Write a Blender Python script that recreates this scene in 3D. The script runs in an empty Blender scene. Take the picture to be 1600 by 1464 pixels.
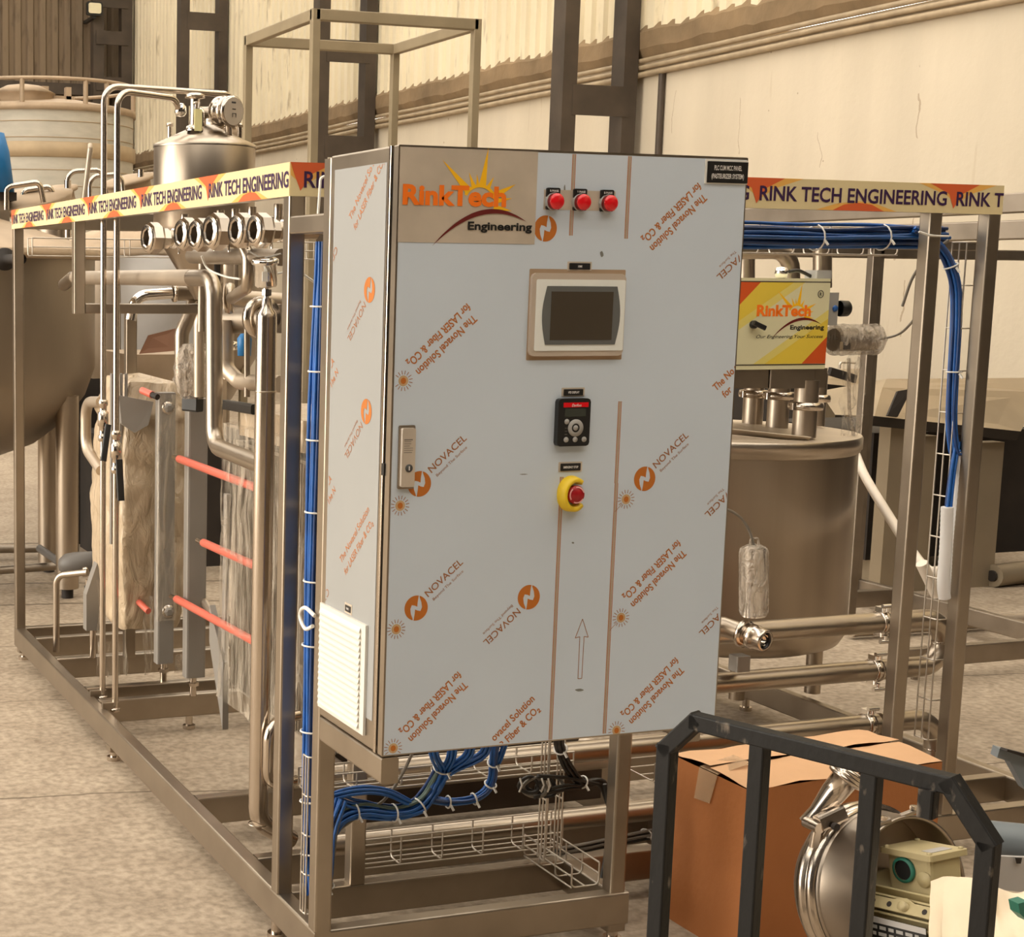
import bpy, math, random
from mathutils import Vector, Matrix, noise
random.seed(7)
PI = math.pi
SC = bpy.context.scene
COL = SC.collection

# ------------------------------------------------------------------ camera
CAM_POS = Vector((-1.3301, -2.7818, 1.5837))
YAW, PITCH, ROLL, FPX, PCX, PCY = -.3147, -.1415, .00945, 2466.7, 284.94, 781.59
RC = Matrix.Rotation(YAW, 3, 'Z') @ Matrix.Rotation(PI / 2 + PITCH, 3, 'X') @ Matrix.Rotation(ROLL, 3, 'Z')
cd = bpy.data.cameras.new('camera')
cam = bpy.data.objects.new('camera', cd)
COL.objects.link(cam)
cd.sensor_fit = 'HORIZONTAL'
cd.sensor_width = 36
cd.lens = FPX / 1600 * 36
cd.shift_x = (800 - PCX) / 1600
cd.shift_y = (PCY - 732) / 1600
cd.clip_end = 200
cam.matrix_world = Matrix.Translation(CAM_POS) @ RC.to_4x4()
SC.camera = cam

# ------------------------------------------------------------------ sky, exposure
w = bpy.data.worlds.new('sky')
SC.world = w
w.use_nodes = True
bg = w.node_tree.nodes['Background']
bg.inputs[0].default_value = (1.0, .91, .785, 1)
bg.inputs[1].default_value = 5.0
SC.view_settings.view_transform = 'Standard'
SC.view_settings.look = 'None'
SC.view_settings.exposure = 0.0
SC.view_settings.gamma = 1.0

# daylight falling in through the open left side of the shed
sd = bpy.data.lights.new('daylight', 'AREA')
sd.shape = 'RECTANGLE'; sd.size = 13; sd.size_y = 4.6; sd.energy = 1080; sd.color = (1.0, .915, .79)
so = bpy.data.objects.new('daylight', sd)
COL.objects.link(so)
so.location = (-8.8, 4.5, 2.9)
so.rotation_euler = (0, -math.radians(86), 0)


# ------------------------------------------------------------------ helpers
def at(u, v, **k):
    """point of the photograph (u, v) on the plane x=, y= or z="""
    d = RC @ Vector(((u - PCX) / FPX, -(v - PCY) / FPX, -1))
    (a, val), = k.items()
    i = 'xyz'.index(a)
    return CAM_POS + d * ((val - CAM_POS[i]) / d[i])


def fillet(pts, R, n=6):
    """polyline with rounded corners"""
    pts = [Vector(p) for p in pts]
    out = [pts[0]]
    for i in range(1, len(pts) - 1):
        a, b, c = pts[i - 1], pts[i], pts[i + 1]
        d1, d2 = (a - b), (c - b)
        l1, l2 = d1.length, d2.length
        d1.normalize(); d2.normalize()
        ang = d1.angle(d2)
        if ang > PI - .05 or ang < .05:
            out.append(b); continue
        t = min(R / math.tan(ang / 2), l1 * .49, l2 * .49)
        r = t * math.tan(ang / 2)
        cen = b + (d1 + d2).normalized() * (r / math.sin(ang / 2))
        s, e = b + d1 * t - cen, b + d2 * t - cen
        tot = s.angle(e)
        for k in range(n + 1):
            q = k / n
            out.append(cen + (s * math.sin((1 - q) * tot) + e * math.sin(q * tot)) / math.sin(tot))
    out.append(pts[-1])
    return out


def smooth_path(pts, n=6):
    """Catmull-Rom through the points"""
    p = [Vector(q) for q in pts]
    p = [p[0] * 2 - p[1]] + p + [p[-1] * 2 - p[-2]]
    out = []
    for i in range(1, len(p) - 2):
        for k in range(n):
            t = k / n
            out.append(.5 * ((2 * p[i]) + (p[i + 1] - p[i - 1]) * t + (2 * p[i - 1] - 5 * p[i] + 4 * p[i + 1] - p[i + 2]) * t * t
                             + (3 * p[i] - p[i - 1] - 3 * p[i + 1] + p[i + 2]) * t ** 3))
    out.append(p[-2])
    return out


_txt = {}


def text_shape(s, bold=0.0, shear=0.0):
    key = (s, bold, shear)
    if key not in _txt:
        c = bpy.data.curves.new('lettering', 'FONT')
        c.body = s; c.size = 1; c.fill_mode = 'FRONT'; c.offset = bold; c.shear = shear; c.resolution_u = 3
        o = bpy.data.objects.new('lettering', c)
        COL.objects.link(o)
        bpy.context.view_layer.update()
        me = o.evaluated_get(bpy.context.evaluated_depsgraph_get()).to_mesh()
        vs = [(v.co.x, v.co.y) for v in me.vertices]
        fs = [tuple(p.vertices) for p in me.polygons]
        bpy.data.objects.remove(o)
        bpy.data.curves.remove(c)
        x0 = min(v[0] for v in vs); x1 = max(v[0] for v in vs)
        _txt[key] = ([(v[0] - x0, v[1]) for v in vs], fs, x1 - x0)
    return _txt[key]


CAP = .73


class MB:
    """collects shapes and links them as one mesh object"""

    def __init__(self):
        self.v, self.f, self.m, self.s, self.mats, self.X = [], [], [], [], [], None

    def mi(self, m):
        if m not in self.mats: self.mats.append(m)
        return self.mats.index(m)

    def add(self, vs, fs, m, smooth=False):
        b = len(self.v)
        vs = [Vector(p) for p in vs]
        if self.X is not None: vs = [self.X @ p for p in vs]
        self.v += vs
        k = self.mi(m)
        for f in fs:
            self.f.append([b + i for i in f]); self.m.append(k); self.s.append(smooth)
        return self

    def box(self, x0, x1, y0, y1, z0, z1, m):
        vs = [(x, y, z) for z in (z0, z1) for y in (y0, y1) for x in (x0, x1)]
        return self.add(vs, [(0, 2, 3, 1), (4, 5, 7, 6), (0, 1, 5, 4), (2, 6, 7, 3), (0, 4, 6, 2), (1, 3, 7, 5)], m)

    def rbox(self, x0, x1, y0, y1, z0, z1, m, r=.004, axis='z'):
        """box with rounded edges along one axis"""
        if axis == 'z': return self.bar(((x0 + x1) / 2, (y0 + y1) / 2, z0), ((x0 + x1) / 2, (y0 + y1) / 2, z1), x1 - x0, y1 - y0, m, r, (0, 1, 0))
        if axis == 'y': return self.bar(((x0 + x1) / 2, y0, (z0 + z1) / 2), ((x0 + x1) / 2, y1, (z0 + z1) / 2), x1 - x0, z1 - z0, m, r, (0, 0, 1))
        return self.bar((x0, (y0 + y1) / 2, (z0 + z1) / 2), (x1, (y0 + y1) / 2, (z0 + z1) / 2), y1 - y0, z1 - z0, m, r, (0, 0, 1))

    def bar(self, p0, p1, w, h, m, r=.004, up=(0, 0, 1), n=3):
        """square or flat section bar with rounded long edges: w across, h along up"""
        p0, p1 = Vector(p0), Vector(p1)
        d = (p1 - p0).normalized()
        up = Vector(up)
        s = d.cross(up).normalized()
        u = s.cross(d).normalized()
        prof = []
        for cx, cy, a0 in ((1, 1, 0), (-1, 1, PI / 2), (-1, -1, PI), (1, -1, 1.5 * PI)):
            for k in range(n):
                a = a0 + k * PI / 2 / (n - 1)
                prof.append((cx * (w / 2 - r) + r * math.cos(a), cy * (h / 2 - r) + r * math.sin(a)))
        N = len(prof)
        vs = [p0 + s * a + u * b for a, b in prof] + [p1 + s * a + u * b for a, b in prof]
        fs = [(i, (i + 1) % N, N + (i + 1) % N, N + i) for i in range(N)]
        fs += [tuple(range(N - 1, -1, -1)), tuple(range(N, 2 * N))]
        return self.add(vs, fs, m)

    def tube(self, pts, r, m, n=12, caps=True, closed=False):
        pts = [Vector(p) for p in pts]
        k = len(pts)
        rr = r if isinstance(r, (list, tuple)) else [r] * k
        T = []
        for i in range(k):
            a = pts[(i - 1) % k] if (closed or i) else pts[0]
            b = pts[(i + 1) % k] if (closed or i < k - 1) else pts[-1]
            t = b - a
            T.append(t.normalized() if t.length > 1e-9 else Vector((0, 0, 1)))
        ref = Vector((0, 0, 1)) if abs(T[0].z) < .9 else Vector((1, 0, 0))
        nrm = T[0].cross(ref).normalized()
        vs = []
        for i in range(k):
            nrm = (nrm - T[i] * nrm.dot(T[i])).normalized()
            bi = T[i].cross(nrm)
            for j in range(n):
                a = 2 * PI * j / n
                vs.append(pts[i] + (nrm * math.cos(a) + bi * math.sin(a)) * rr[i])
        fs = []
        for i in range(k if closed else k - 1):
            i2 = (i + 1) % k
            for j in range(n):
                fs.append((i * n + j, i * n + (j + 1) % n, i2 * n + (j + 1) % n, i2 * n + j))
        self.add(vs, fs, m, True)
        if caps and not closed:
            self.add(vs[:n], [tuple(range(n - 1, -1, -1))], m)
            self.add(vs[-n:], [tuple(range(n))], m)
        return self

    def lathe(self, prof, o, m, axis=(0, 0, 1), n=32, smooth=True, arc=1.0, start=0.0):
        """prof: (radius, height along axis)"""
        o = Vector(o); ax = Vector(axis).normalized()
        ref = Vector((0, 0, 1)) if abs(ax.z) < .9 else Vector((1, 0, 0))
        a = ax.cross(ref).normalized(); b = ax.cross(a)
        vs = []
        nn = n if arc >= 1 else n + 1
        for r, h in prof:
            for j in range(nn):
                t = 2 * PI * (start + arc * j / n)
                vs.append(o + ax * h + (a * math.cos(t) + b * math.sin(t)) * max(r, 1e-5))
        fs = []
        for i in range(len(prof) - 1):
            for j in range(n):
                j2 = (j + 1) % nn
                fs.append((i * nn + j, i * nn + j2, (i + 1) * nn + j2, (i + 1) * nn + j))
        return self.add(vs, fs, m, smooth)

    def cyl(self, p0, p1, r, m, n=20):
        p0, p1 = Vector(p0), Vector(p1)
        L = (p1 - p0).length
        self.lathe([(r, 0), (r, L)], p0, m, p1 - p0, n)
        return self.lathe([(0, 0), (r, 0)], p0, m, p1 - p0, n, False).lathe([(r, L), (0, L)], p0, m, p1 - p0, n, False)

    def poly(self, pts, m):
        return self.add(pts, [tuple(range(len(pts)))], m)

    def plate(self, pts, off, m):
        """flat outline given a thickness"""
        pts = [Vector(p) for p in pts]; off = Vector(off)
        n = len(pts)
        vs = pts + [p + off for p in pts]
        fs = [tuple(range(n)), tuple(range(2 * n - 1, n - 1, -1))] + [(i, n + i, n + (i + 1) % n, (i + 1) % n) for i in range(n)]
        return self.add(vs, fs, m)

    def text(self, s, o, xd, yd, h, m, width=None, bold=0.0, shear=0.0, center=False):
        """lettering with capitals of height h"""
        vs, fs, L = text_shape(s, bold, shear)
        sy = h / CAP
        sx = width / L if width else sy
        o = Vector(o); xd = Vector(xd).normalized(); yd = Vector(yd).normalized()
        if center: o = o - xd * (L * sx / 2) - yd * (h / 2)
        return self.add([o + xd * (a * sx) + yd * (b * sy) for a, b in vs], fs, m)

    def build(self, name, parent=None, **props):
        me = bpy.data.meshes.new(name)
        org = Vector((0, 0, 0))
        p = parent
        while p is not None:
            org = org + p.location; p = p.parent
        if parent is None:
            xs = [q.x for q in self.v]; ys = [q.y for q in self.v]; zs = [q.z for q in self.v]
            org = Vector(((min(xs) + max(xs)) / 2, (min(ys) + max(ys)) / 2, min(zs)))
        me.from_pydata([q - org for q in self.v], [], self.f)
        for m in self.mats: me.materials.append(m)
        me.polygons.foreach_set('material_index', self.m)
        me.polygons.foreach_set('use_smooth', self.s)
        me.update()
        o = bpy.data.objects.new(name, me)
        COL.objects.link(o)
        if parent is None: o.location = org
        else: o.parent = parent
        for k, v in props.items(): o[k] = v
        return o


def thing(name, loc, label, cat, group=None):
    o = bpy.data.objects.new(name, None)
    o.empty_display_size = .05
    COL.objects.link(o)
    o.location = loc
    o['label'] = label; o['category'] = cat
    if group: o['group'] = group
    return o


def copy_thing(src, loc, label, group=None):
    c = src.copy(); COL.objects.link(c); c.location = loc; c['label'] = label
    if group: c['group'] = group
    for ch in list(src.children):
        d = ch.copy(); COL.objects.link(d); d.parent = c
        for g in list(ch.children):
            e = g.copy(); COL.objects.link(e); e.parent = d
    return c


# ------------------------------------------------------------------ materials
def mat(name, col, rough=.5, metal=0.0, var=.12, scale=6.0, bump=0.0, bscale=60.0, stretch=(1, 1, 1), spec=.5, rvar=0.0, coat=0.0,
        trans=0.0, alpha=1.0, dark=None, ramp=(.3, .7)):
    """procedural principled material: noise colour variation, optional bump"""
    M = bpy.data.materials.new(name)
    M.use_nodes = True
    nt = M.node_tree
    P = nt.nodes['Principled BSDF']
    P.inputs['Roughness'].default_value = rough
    P.inputs['Metallic'].default_value = metal
    P.inputs['Specular IOR Level'].default_value = spec
    P.inputs['Coat Weight'].default_value = coat
    P.inputs['Transmission Weight'].default_value = trans
    P.inputs['Alpha'].default_value = alpha
    tc = nt.nodes.new('ShaderNodeTexCoord')
    mp = nt.nodes.new('ShaderNodeMapping')
    mp.inputs['Scale'].default_value = stretch
    nt.links.new(tc.outputs['Object'], mp.inputs[0])
    nz = nt.nodes.new('ShaderNodeTexNoise')
    nz.inputs['Scale'].default_value = scale
    nz.inputs['Detail'].default_value = 5
    nt.links.new(mp.outputs[0], nz.inputs['Vector'])
    rp = nt.nodes.new('ShaderNodeValToRGB')
    c0 = dark if dark else tuple(c * (1 - var) for c in col)
    c1 = tuple(min(1, c * (1 + var)) for c in col)
    rp.color_ramp.elements[0].position = ramp[0]
    rp.color_ramp.elements[1].position = ramp[1]
    rp.color_ramp.elements[0].color = (*c0, 1)
    rp.color_ramp.elements[1].color = (*c1, 1)
    nt.links.new(nz.outputs['Fac'], rp.inputs[0])
    nt.links.new(rp.outputs[0], P.inputs['Base Color'])
    if rvar:
        mr = nt.nodes.new('ShaderNodeMapRange')
        mr.inputs['To Min'].default_value = max(0, rough - rvar)
        mr.inputs['To Max'].default_value = rough + rvar
        nt.links.new(nz.outputs['Fac'], mr.inputs[0])
        nt.links.new(mr.outputs[0], P.inputs['Roughness'])
    if bump:
        n2 = nt.nodes.new('ShaderNodeTexNoise')
        n2.inputs['Scale'].default_value = bscale
        n2.inputs['Detail'].default_value = 4
        nt.links.new(mp.outputs[0], n2.inputs['Vector'])
        b = nt.nodes.new('ShaderNodeBump')
        b.inputs['Strength'].default_value = bump
        b.inputs['Distance'].default_value = .02
        nt.links.new(n2.outputs['Fac'], b.inputs['Height'])
        nt.links.new(b.outputs[0], P.inputs['Normal'])
    return M


def srgb(r, g, b):
    f = lambda c: (c / 255 / 12.92) if c <= 10 else ((c / 255 + .055) / 1.055) ** 2.4
    return (f(r), f(g), f(b))


STEEL = mat('brushed_stainless', (.385, .33, .265), .35, 1, .07, 9, rvar=.04)
STEELV = mat('brushed_stainless_vessel', (.41, .345, .275), .33, 1, .12, 7, stretch=(1, 1, .02), rvar=.035)
STEELD = mat('dull_stainless', (.34, .29, .235), .42, 1, .12, 8, rvar=.08)
POLISH = mat('polished_stainless', (.60, .53, .455), .20, 1, .04, 8, rvar=.03)
PIPEST = mat('pipe_stainless', (.47, .405, .33), .32, 1, .07, 6, rvar=.03)
TANPIPE = mat('dusty_pipe', (.50, .42, .33), .42, .75, .10, 7, rvar=.08)
CHROME = mat('chrome', (.85, .83, .8), .06, 1, .02)
SHADEPAN = mat('shade_pan_dark', (.10, .075, .055), .5, .5, .2, 4)  # dark tone standing in for shade under the cabinet
WIRE = mat('zinc_wire', (.62, .57, .5), .38, .9, .08)
BLACKST = mat('black_paint', (.13, .105, .08), .55, 0, .1, 34, bump=.06, bscale=60, spec=.3, dark=(.007, .0065, .006), ramp=(.63, .74), stretch=(1, 1, .45))
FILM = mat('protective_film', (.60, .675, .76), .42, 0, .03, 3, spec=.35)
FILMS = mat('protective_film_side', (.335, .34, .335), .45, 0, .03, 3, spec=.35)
BAREPL = mat('bare_plate', (.60, .52, .42), .45, .25, .08, 12)
PRINT = mat('film_print', (.46, .155, .035), .6, 0, .05)
PRINTD = mat('film_print_dark', (.50, .15, .015), .6, 0, .05)
PRINTG = mat('film_print_grey', (.34, .135, .05), .6, 0, .05)
SUNP = mat('film_sun_pale', (.56, .38, .20), .6, 0, .05)
GUNMET = mat('film_halo', (.46, .38, .28), .6, 0, .05)
ORANGE = mat('logo_orange', (.95, .20, .012), .4, 0, .02)
YELLOW = mat('logo_yellow', (.95, .52, .01), .4, 0, .02)
MAROON = mat('logo_maroon', (.14, .014, .012), .4, 0, .02)
BLACK = mat('black_plastic', (.012, .012, .012), .38, 0, .1)
RUBBER = mat('dark_grey_rubber', (.06, .06, .058), .5, 0, .2)
WHITE = mat('white_plastic', (.80, .78, .72), .4, 0, .03)
INK = mat('white_ink', (.75, .73, .70), .5, 0, .02)
RED = mat('red_lens', (.72, .006, .012), .25, 0, .04, coat=.4)
REDD = mat('red_bezel', (.20, .004, .006), .3, 0, .05)
REDBTN = mat('red_button', (.40, .008, .014), .35, 0, .05)
PINK = mat('pink_mark', (.85, .42, .40), .5, 0, .02)
YELP = mat('yellow_plastic', (.80, .56, .02), .4, 0, .05)
HMIF = mat('panel_frame_beige', (.50, .42, .34), .5, 0, .04)
HMIW = mat('panel_front_pale', (.80, .82, .78), .45, 0, .03)
HMIG = mat('panel_rim_grey', (.125, .13, .125), .45, 0, .03)
SCREEN = mat('dark_screen', (.072, .058, .042), .18, 0, .05, spec=.6)
LCD = mat('lcd', (.05, .055, .045), .2, 0, .05)
GREYB = mat('grey_button', (.36, .35, .33), .45, 0, .05)
GRILL = mat('grill_white', (.70, .68, .62), .45, 0, .02)
BLUEC = mat('blue_cable', (.015, .115, .42), .36, 0, .25, 14, coat=.2)
BLUEC2 = mat('blue_cable_dark', (.010, .045, .17), .38, 0, .25, 14, coat=.2)
TEALC = mat('grey_green_cable', (.10, .15, .13), .4, 0, .2)
BLKC = mat('black_cable', (.022, .020, .018), .4, 0, .3)
GREYC = mat('grey_cable', (.20, .18, .15), .5, 0, .1)
TIE = mat('cable_tie', (.78, .76, .72), .4, 0, .03)
REDW = mat('red_wire', (.45, .20, .15), .5, 0, .2, 30)
BAND = mat('band_cream', (.72, .60, .34), .5, 0, .03)
BANDR = mat('band_red', (.66, .115, .03), .5, 0, .05)
BANDO = mat('band_yellow', (.80, .44, .10), .5, 0, .05)
BANDT = mat('band_letters', (.035, .008, .06), .5, 0, .05)
CBOXY = mat('sticker_yellow', (.76, .56, .06), .42, 0, .04)
CBOXC = mat('sticker_cream', (.70, .66, .42), .42, 0, .03)
CBOXL = mat('sticker_light_yellow', (.74, .62, .17), .42, 0, .03)
CBOXR = mat('sticker_red', (.62, .09, .015), .42, 0, .05)
REDROD = mat('red_sleeve', (.60, .13, .085), .4, 0, .08)
GREYST = mat('grey_painted_steel', (.27, .25, .225), .45, .25, .06)
PLATES = mat('gasket_plates', (.26, .22, .17), .45, .5, .25, 60, stretch=(1, 12, 1))
DARKRUB = mat('grey_elbow', (.11, .10, .09), .5, 0, .1)
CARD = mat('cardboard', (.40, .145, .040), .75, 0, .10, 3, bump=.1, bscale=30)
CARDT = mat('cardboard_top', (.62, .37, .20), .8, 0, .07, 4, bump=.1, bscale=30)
CARDB = mat('shaded_cardboard_flap', (.15, .065, .03), .8, 0, .12, 4)  # darkened to carry the shade on the raised flap's underside
TAPE = mat('packing_tape', (.60, .42, .26), .2, 0, .05, alpha=.45, spec=.7)
PUMPST = mat('satin_pump_steel', (.40, .345, .285), .38, 1, .06, 5, rvar=.06)
MOTOR = mat('motor_cream', (.45, .375, .205), .5, 0, .08, 8)
GREENR = mat('green_gasket', (.02, .16, .11), .5, 0, .1)
CREAMSH = mat('cream_sheet', (.72, .60, .43), .4, 0, .06, 4, bump=.12, bscale=9)
BLUEGREY = mat('blue_grey_paint', (.20, .23, .25), .45, .1, .12, 6)
GREYSH = mat('grey_sheet', (.44, .42, .40), .5, 0, .05)
TANKW = mat('insulation_cladding', (.47, .44, .37), .55, .1, .10, 4, stretch=(1, 1, 3))
TANKR = mat('dusty_cladding_edge', (.42, .32, .20), .6, .2, .15, 3)
LIDD = mat('pale_lid', (.56, .47, .36), .5, .35, .08, 5)  # paler, less metallic tone for the tank lid top and hinge strip
DUST = mat('dusty_steel', (.42, .32, .22), .6, .35, .14, 5)
VESS = mat('mixing_vessel_steel', (.30, .25, .195), .40, .85, .16, 2.5, stretch=(1, 1, .25), rvar=.08)
COLM = mat('dark_brown_steel', (.075, .056, .040), .6, .2, .25, 3)
RAILP = mat('khaki_frame_paint', (.30, .24, .15), .55, .25, .10, 5)
HOODM = mat('hood_sheet', (.43, .35, .245), .42, .6, .10, 3)
HOODL = mat('hood_leg', (.32, .26, .18), .5, .5, .10, 3)
DARKIN = mat('dark_inside', (.020, .014, .010), .7, 0, .3)
BLUEM = mat('blue_motor', (.01, .16, .42), .45, 0, .05)
PIPEW = mat('wall_conduit', (.40, .31, .20), .6, .1, .15, 8)
LAMPG = mat('lamp_glass', (.85, .78, .55), .3, 0, .05)
HOSE = mat('white_hose', (.78, .70, .60), .4, 0, .04)
CONDUIT = mat('white_corrugated', (.78, .77, .76), .45, 0, .03)
TAG = mat('yellow_tag', (.75, .70, .35), .5, 0, .04)


def wrap_mat(name, col, alpha, rough=.35, wr=18.0, strength=.6, stretch=(1, 1, .35)):
    """thin wrinkled plastic wrap, partly see-through"""
    M = bpy.data.materials.new(name); M.use_nodes = True
    nt = M.node_tree; P = nt.nodes['Principled BSDF']
    P.inputs['Roughness'].default_value = rough
    P.inputs['Specular IOR Level'].default_value = .6
    tc = nt.nodes.new('ShaderNodeTexCoord'); mp = nt.nodes.new('ShaderNodeMapping')
    mp.inputs['Scale'].default_value = stretch
    nt.links.new(tc.outputs['Object'], mp.inputs[0])
    nz = nt.nodes.new('ShaderNodeTexNoise'); nz.inputs['Scale'].default_value = wr; nz.inputs['Detail'].default_value = 4; nz.inputs['Distortion'].default_value = 1.2
    nt.links.new(mp.outputs[0], nz.inputs['Vector'])
    rp = nt.nodes.new('ShaderNodeValToRGB')
    rp.color_ramp.elements[0].position = .3; rp.color_ramp.elements[1].position = .72
    rp.color_ramp.elements[0].color = (*[c * .86 for c in col], 1); rp.color_ramp.elements[1].color = (*[min(1, c * 1.12) for c in col], 1)
    nt.links.new(nz.outputs['Fac'], rp.inputs[0]); nt.links.new(rp.outputs[0], P.inputs['Base Color'])
    b = nt.nodes.new('ShaderNodeBump'); b.inputs['Strength'].default_value = strength; b.inputs['Distance'].default_value = .03
    nt.links.new(nz.outputs['Fac'], b.inputs['Height']); nt.links.new(b.outputs[0], P.inputs['Normal'])
    if alpha < 1:
        mr = nt.nodes.new('ShaderNodeMapRange')
        mr.inputs['From Min'].default_value = .35; mr.inputs['From Max'].default_value = .65
        mr.inputs['To Min'].default_value = max(0, alpha - .22); mr.inputs['To Max'].default_value = min(1, alpha + .22)
        nt.links.new(nz.outputs['Fac'], mr.inputs[0]); nt.links.new(mr.outputs[0], P.inputs['Alpha'])
    return M


WRAP = wrap_mat('tan_plastic_wrap', (.50, .39, .265), 1.0, .38, 14, .9)
WRAPC = wrap_mat('clear_plastic_wrap', (.64, .56, .45), .26, .22, 26, .8, (1, 1, .15))
WRAPS = wrap_mat('stretch_film', (.58, .50, .41), .45, .2, 45, 1.0)
# ================================================================== THE SETTING
def structure(o):
    o['kind'] = 'structure'
    return o


def floor_material():
    M = bpy.data.materials.new('concrete_floor'); M.use_nodes = True
    nt = M.node_tree; L = nt.links; P = nt.nodes['Principled BSDF']
    P.inputs['Roughness'].default_value = .75
    P.inputs['Specular IOR Level'].default_value = .3
    geo = nt.nodes.new('ShaderNodeNewGeometry')

    def noise_n(sc, det=5):
        n = nt.nodes.new('ShaderNodeTexNoise'); n.inputs['Scale'].default_value = sc; n.inputs['Detail'].default_value = det
        L.new(geo.outputs['Position'], n.inputs['Vector']); return n.outputs['Fac']

    def ramp(src, p0, p1, c0, c1):
        r = nt.nodes.new('ShaderNodeValToRGB')
        r.color_ramp.elements[0].position = p0; r.color_ramp.elements[1].position = p1
        r.color_ramp.elements[0].color = (*c0, 1); r.color_ramp.elements[1].color = (*c1, 1)
        L.new(src, r.inputs[0]); return r.outputs[0]

    def math_n(op, a, b=None):
        n = nt.nodes.new('ShaderNodeMath'); n.operation = op
        for i, q in enumerate((a, b)):
            if q is None: continue
            if isinstance(q, (int, float)): n.inputs[i].default_value = q
            else: L.new(q, n.inputs[i])
        return n.outputs[0]

    def mix(kind, fac, a, b):
        n = nt.nodes.new('ShaderNodeMix'); n.data_type = 'RGBA'; n.blend_type = kind
        if isinstance(fac, (int, float)): n.inputs['Factor'].default_value = fac
        else: L.new(fac, n.inputs['Factor'])
        L.new(a, n.inputs['A']); L.new(b, n.inputs['B']) if not isinstance(b, tuple) else None
        if isinstance(b, tuple): n.inputs['B'].default_value = (*b, 1)
        return n.outputs['Result']

    base = ramp(noise_n(.9), .3, .7, (.35, .283, .212), (.45, .37, .28))
    speck = ramp(noise_n(38, 6), .35, .62, (.60, .59, .57), (1.06, 1.06, 1.06))
    blot = ramp(noise_n(5, 6), .36, .6, (.84, .82, .80), (1.05, 1.05, 1.05))
    c = mix('MULTIPLY', .75, base, speck)
    c = mix('MULTIPLY', .8, c, blot)
    spots = ramp(noise_n(13, 2), .70, .76, (0, 0, 0), (1, 1, 1))
    c = mix('MIX', math_n('MULTIPLY', spots, .45), c, (.16, .115, .075))
    sep = nt.nodes.new('ShaderNodeSeparateXYZ'); L.new(geo.outputs['Position'], sep.inputs[0])
    wob = math_n('MULTIPLY', math_n('SUBTRACT', noise_n(3.2, 6), .5), .09)
    yy = math_n('ADD', math_n('ADD', sep.outputs['Y'], wob), math_n('MULTIPLY', sep.outputs['X'], .18))
    crack = None
    for y0, wd in ((1.725, .005), (3.74, .006), (4.62, .014), (5.15, .014), (.02, .002), (6.4, .02), (2.85, .004)):
        d = math_n('LESS_THAN', math_n('ABSOLUTE', math_n('SUBTRACT', yy, y0)), wd)
        crack = d if crack is None else math_n('MAXIMUM', crack, d)
    c = mix('MIX', math_n('MULTIPLY', crack, .75), c, (.10, .072, .048))
    L.new(c, P.inputs['Base Color'])
    b = nt.nodes.new('ShaderNodeBump'); b.inputs['Strength'].default_value = .25; b.inputs['Distance'].default_value = .01
    L.new(noise_n(45, 6), b.inputs['Height']); L.new(b.outputs[0], P.inputs['Normal'])
    return M


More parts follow.
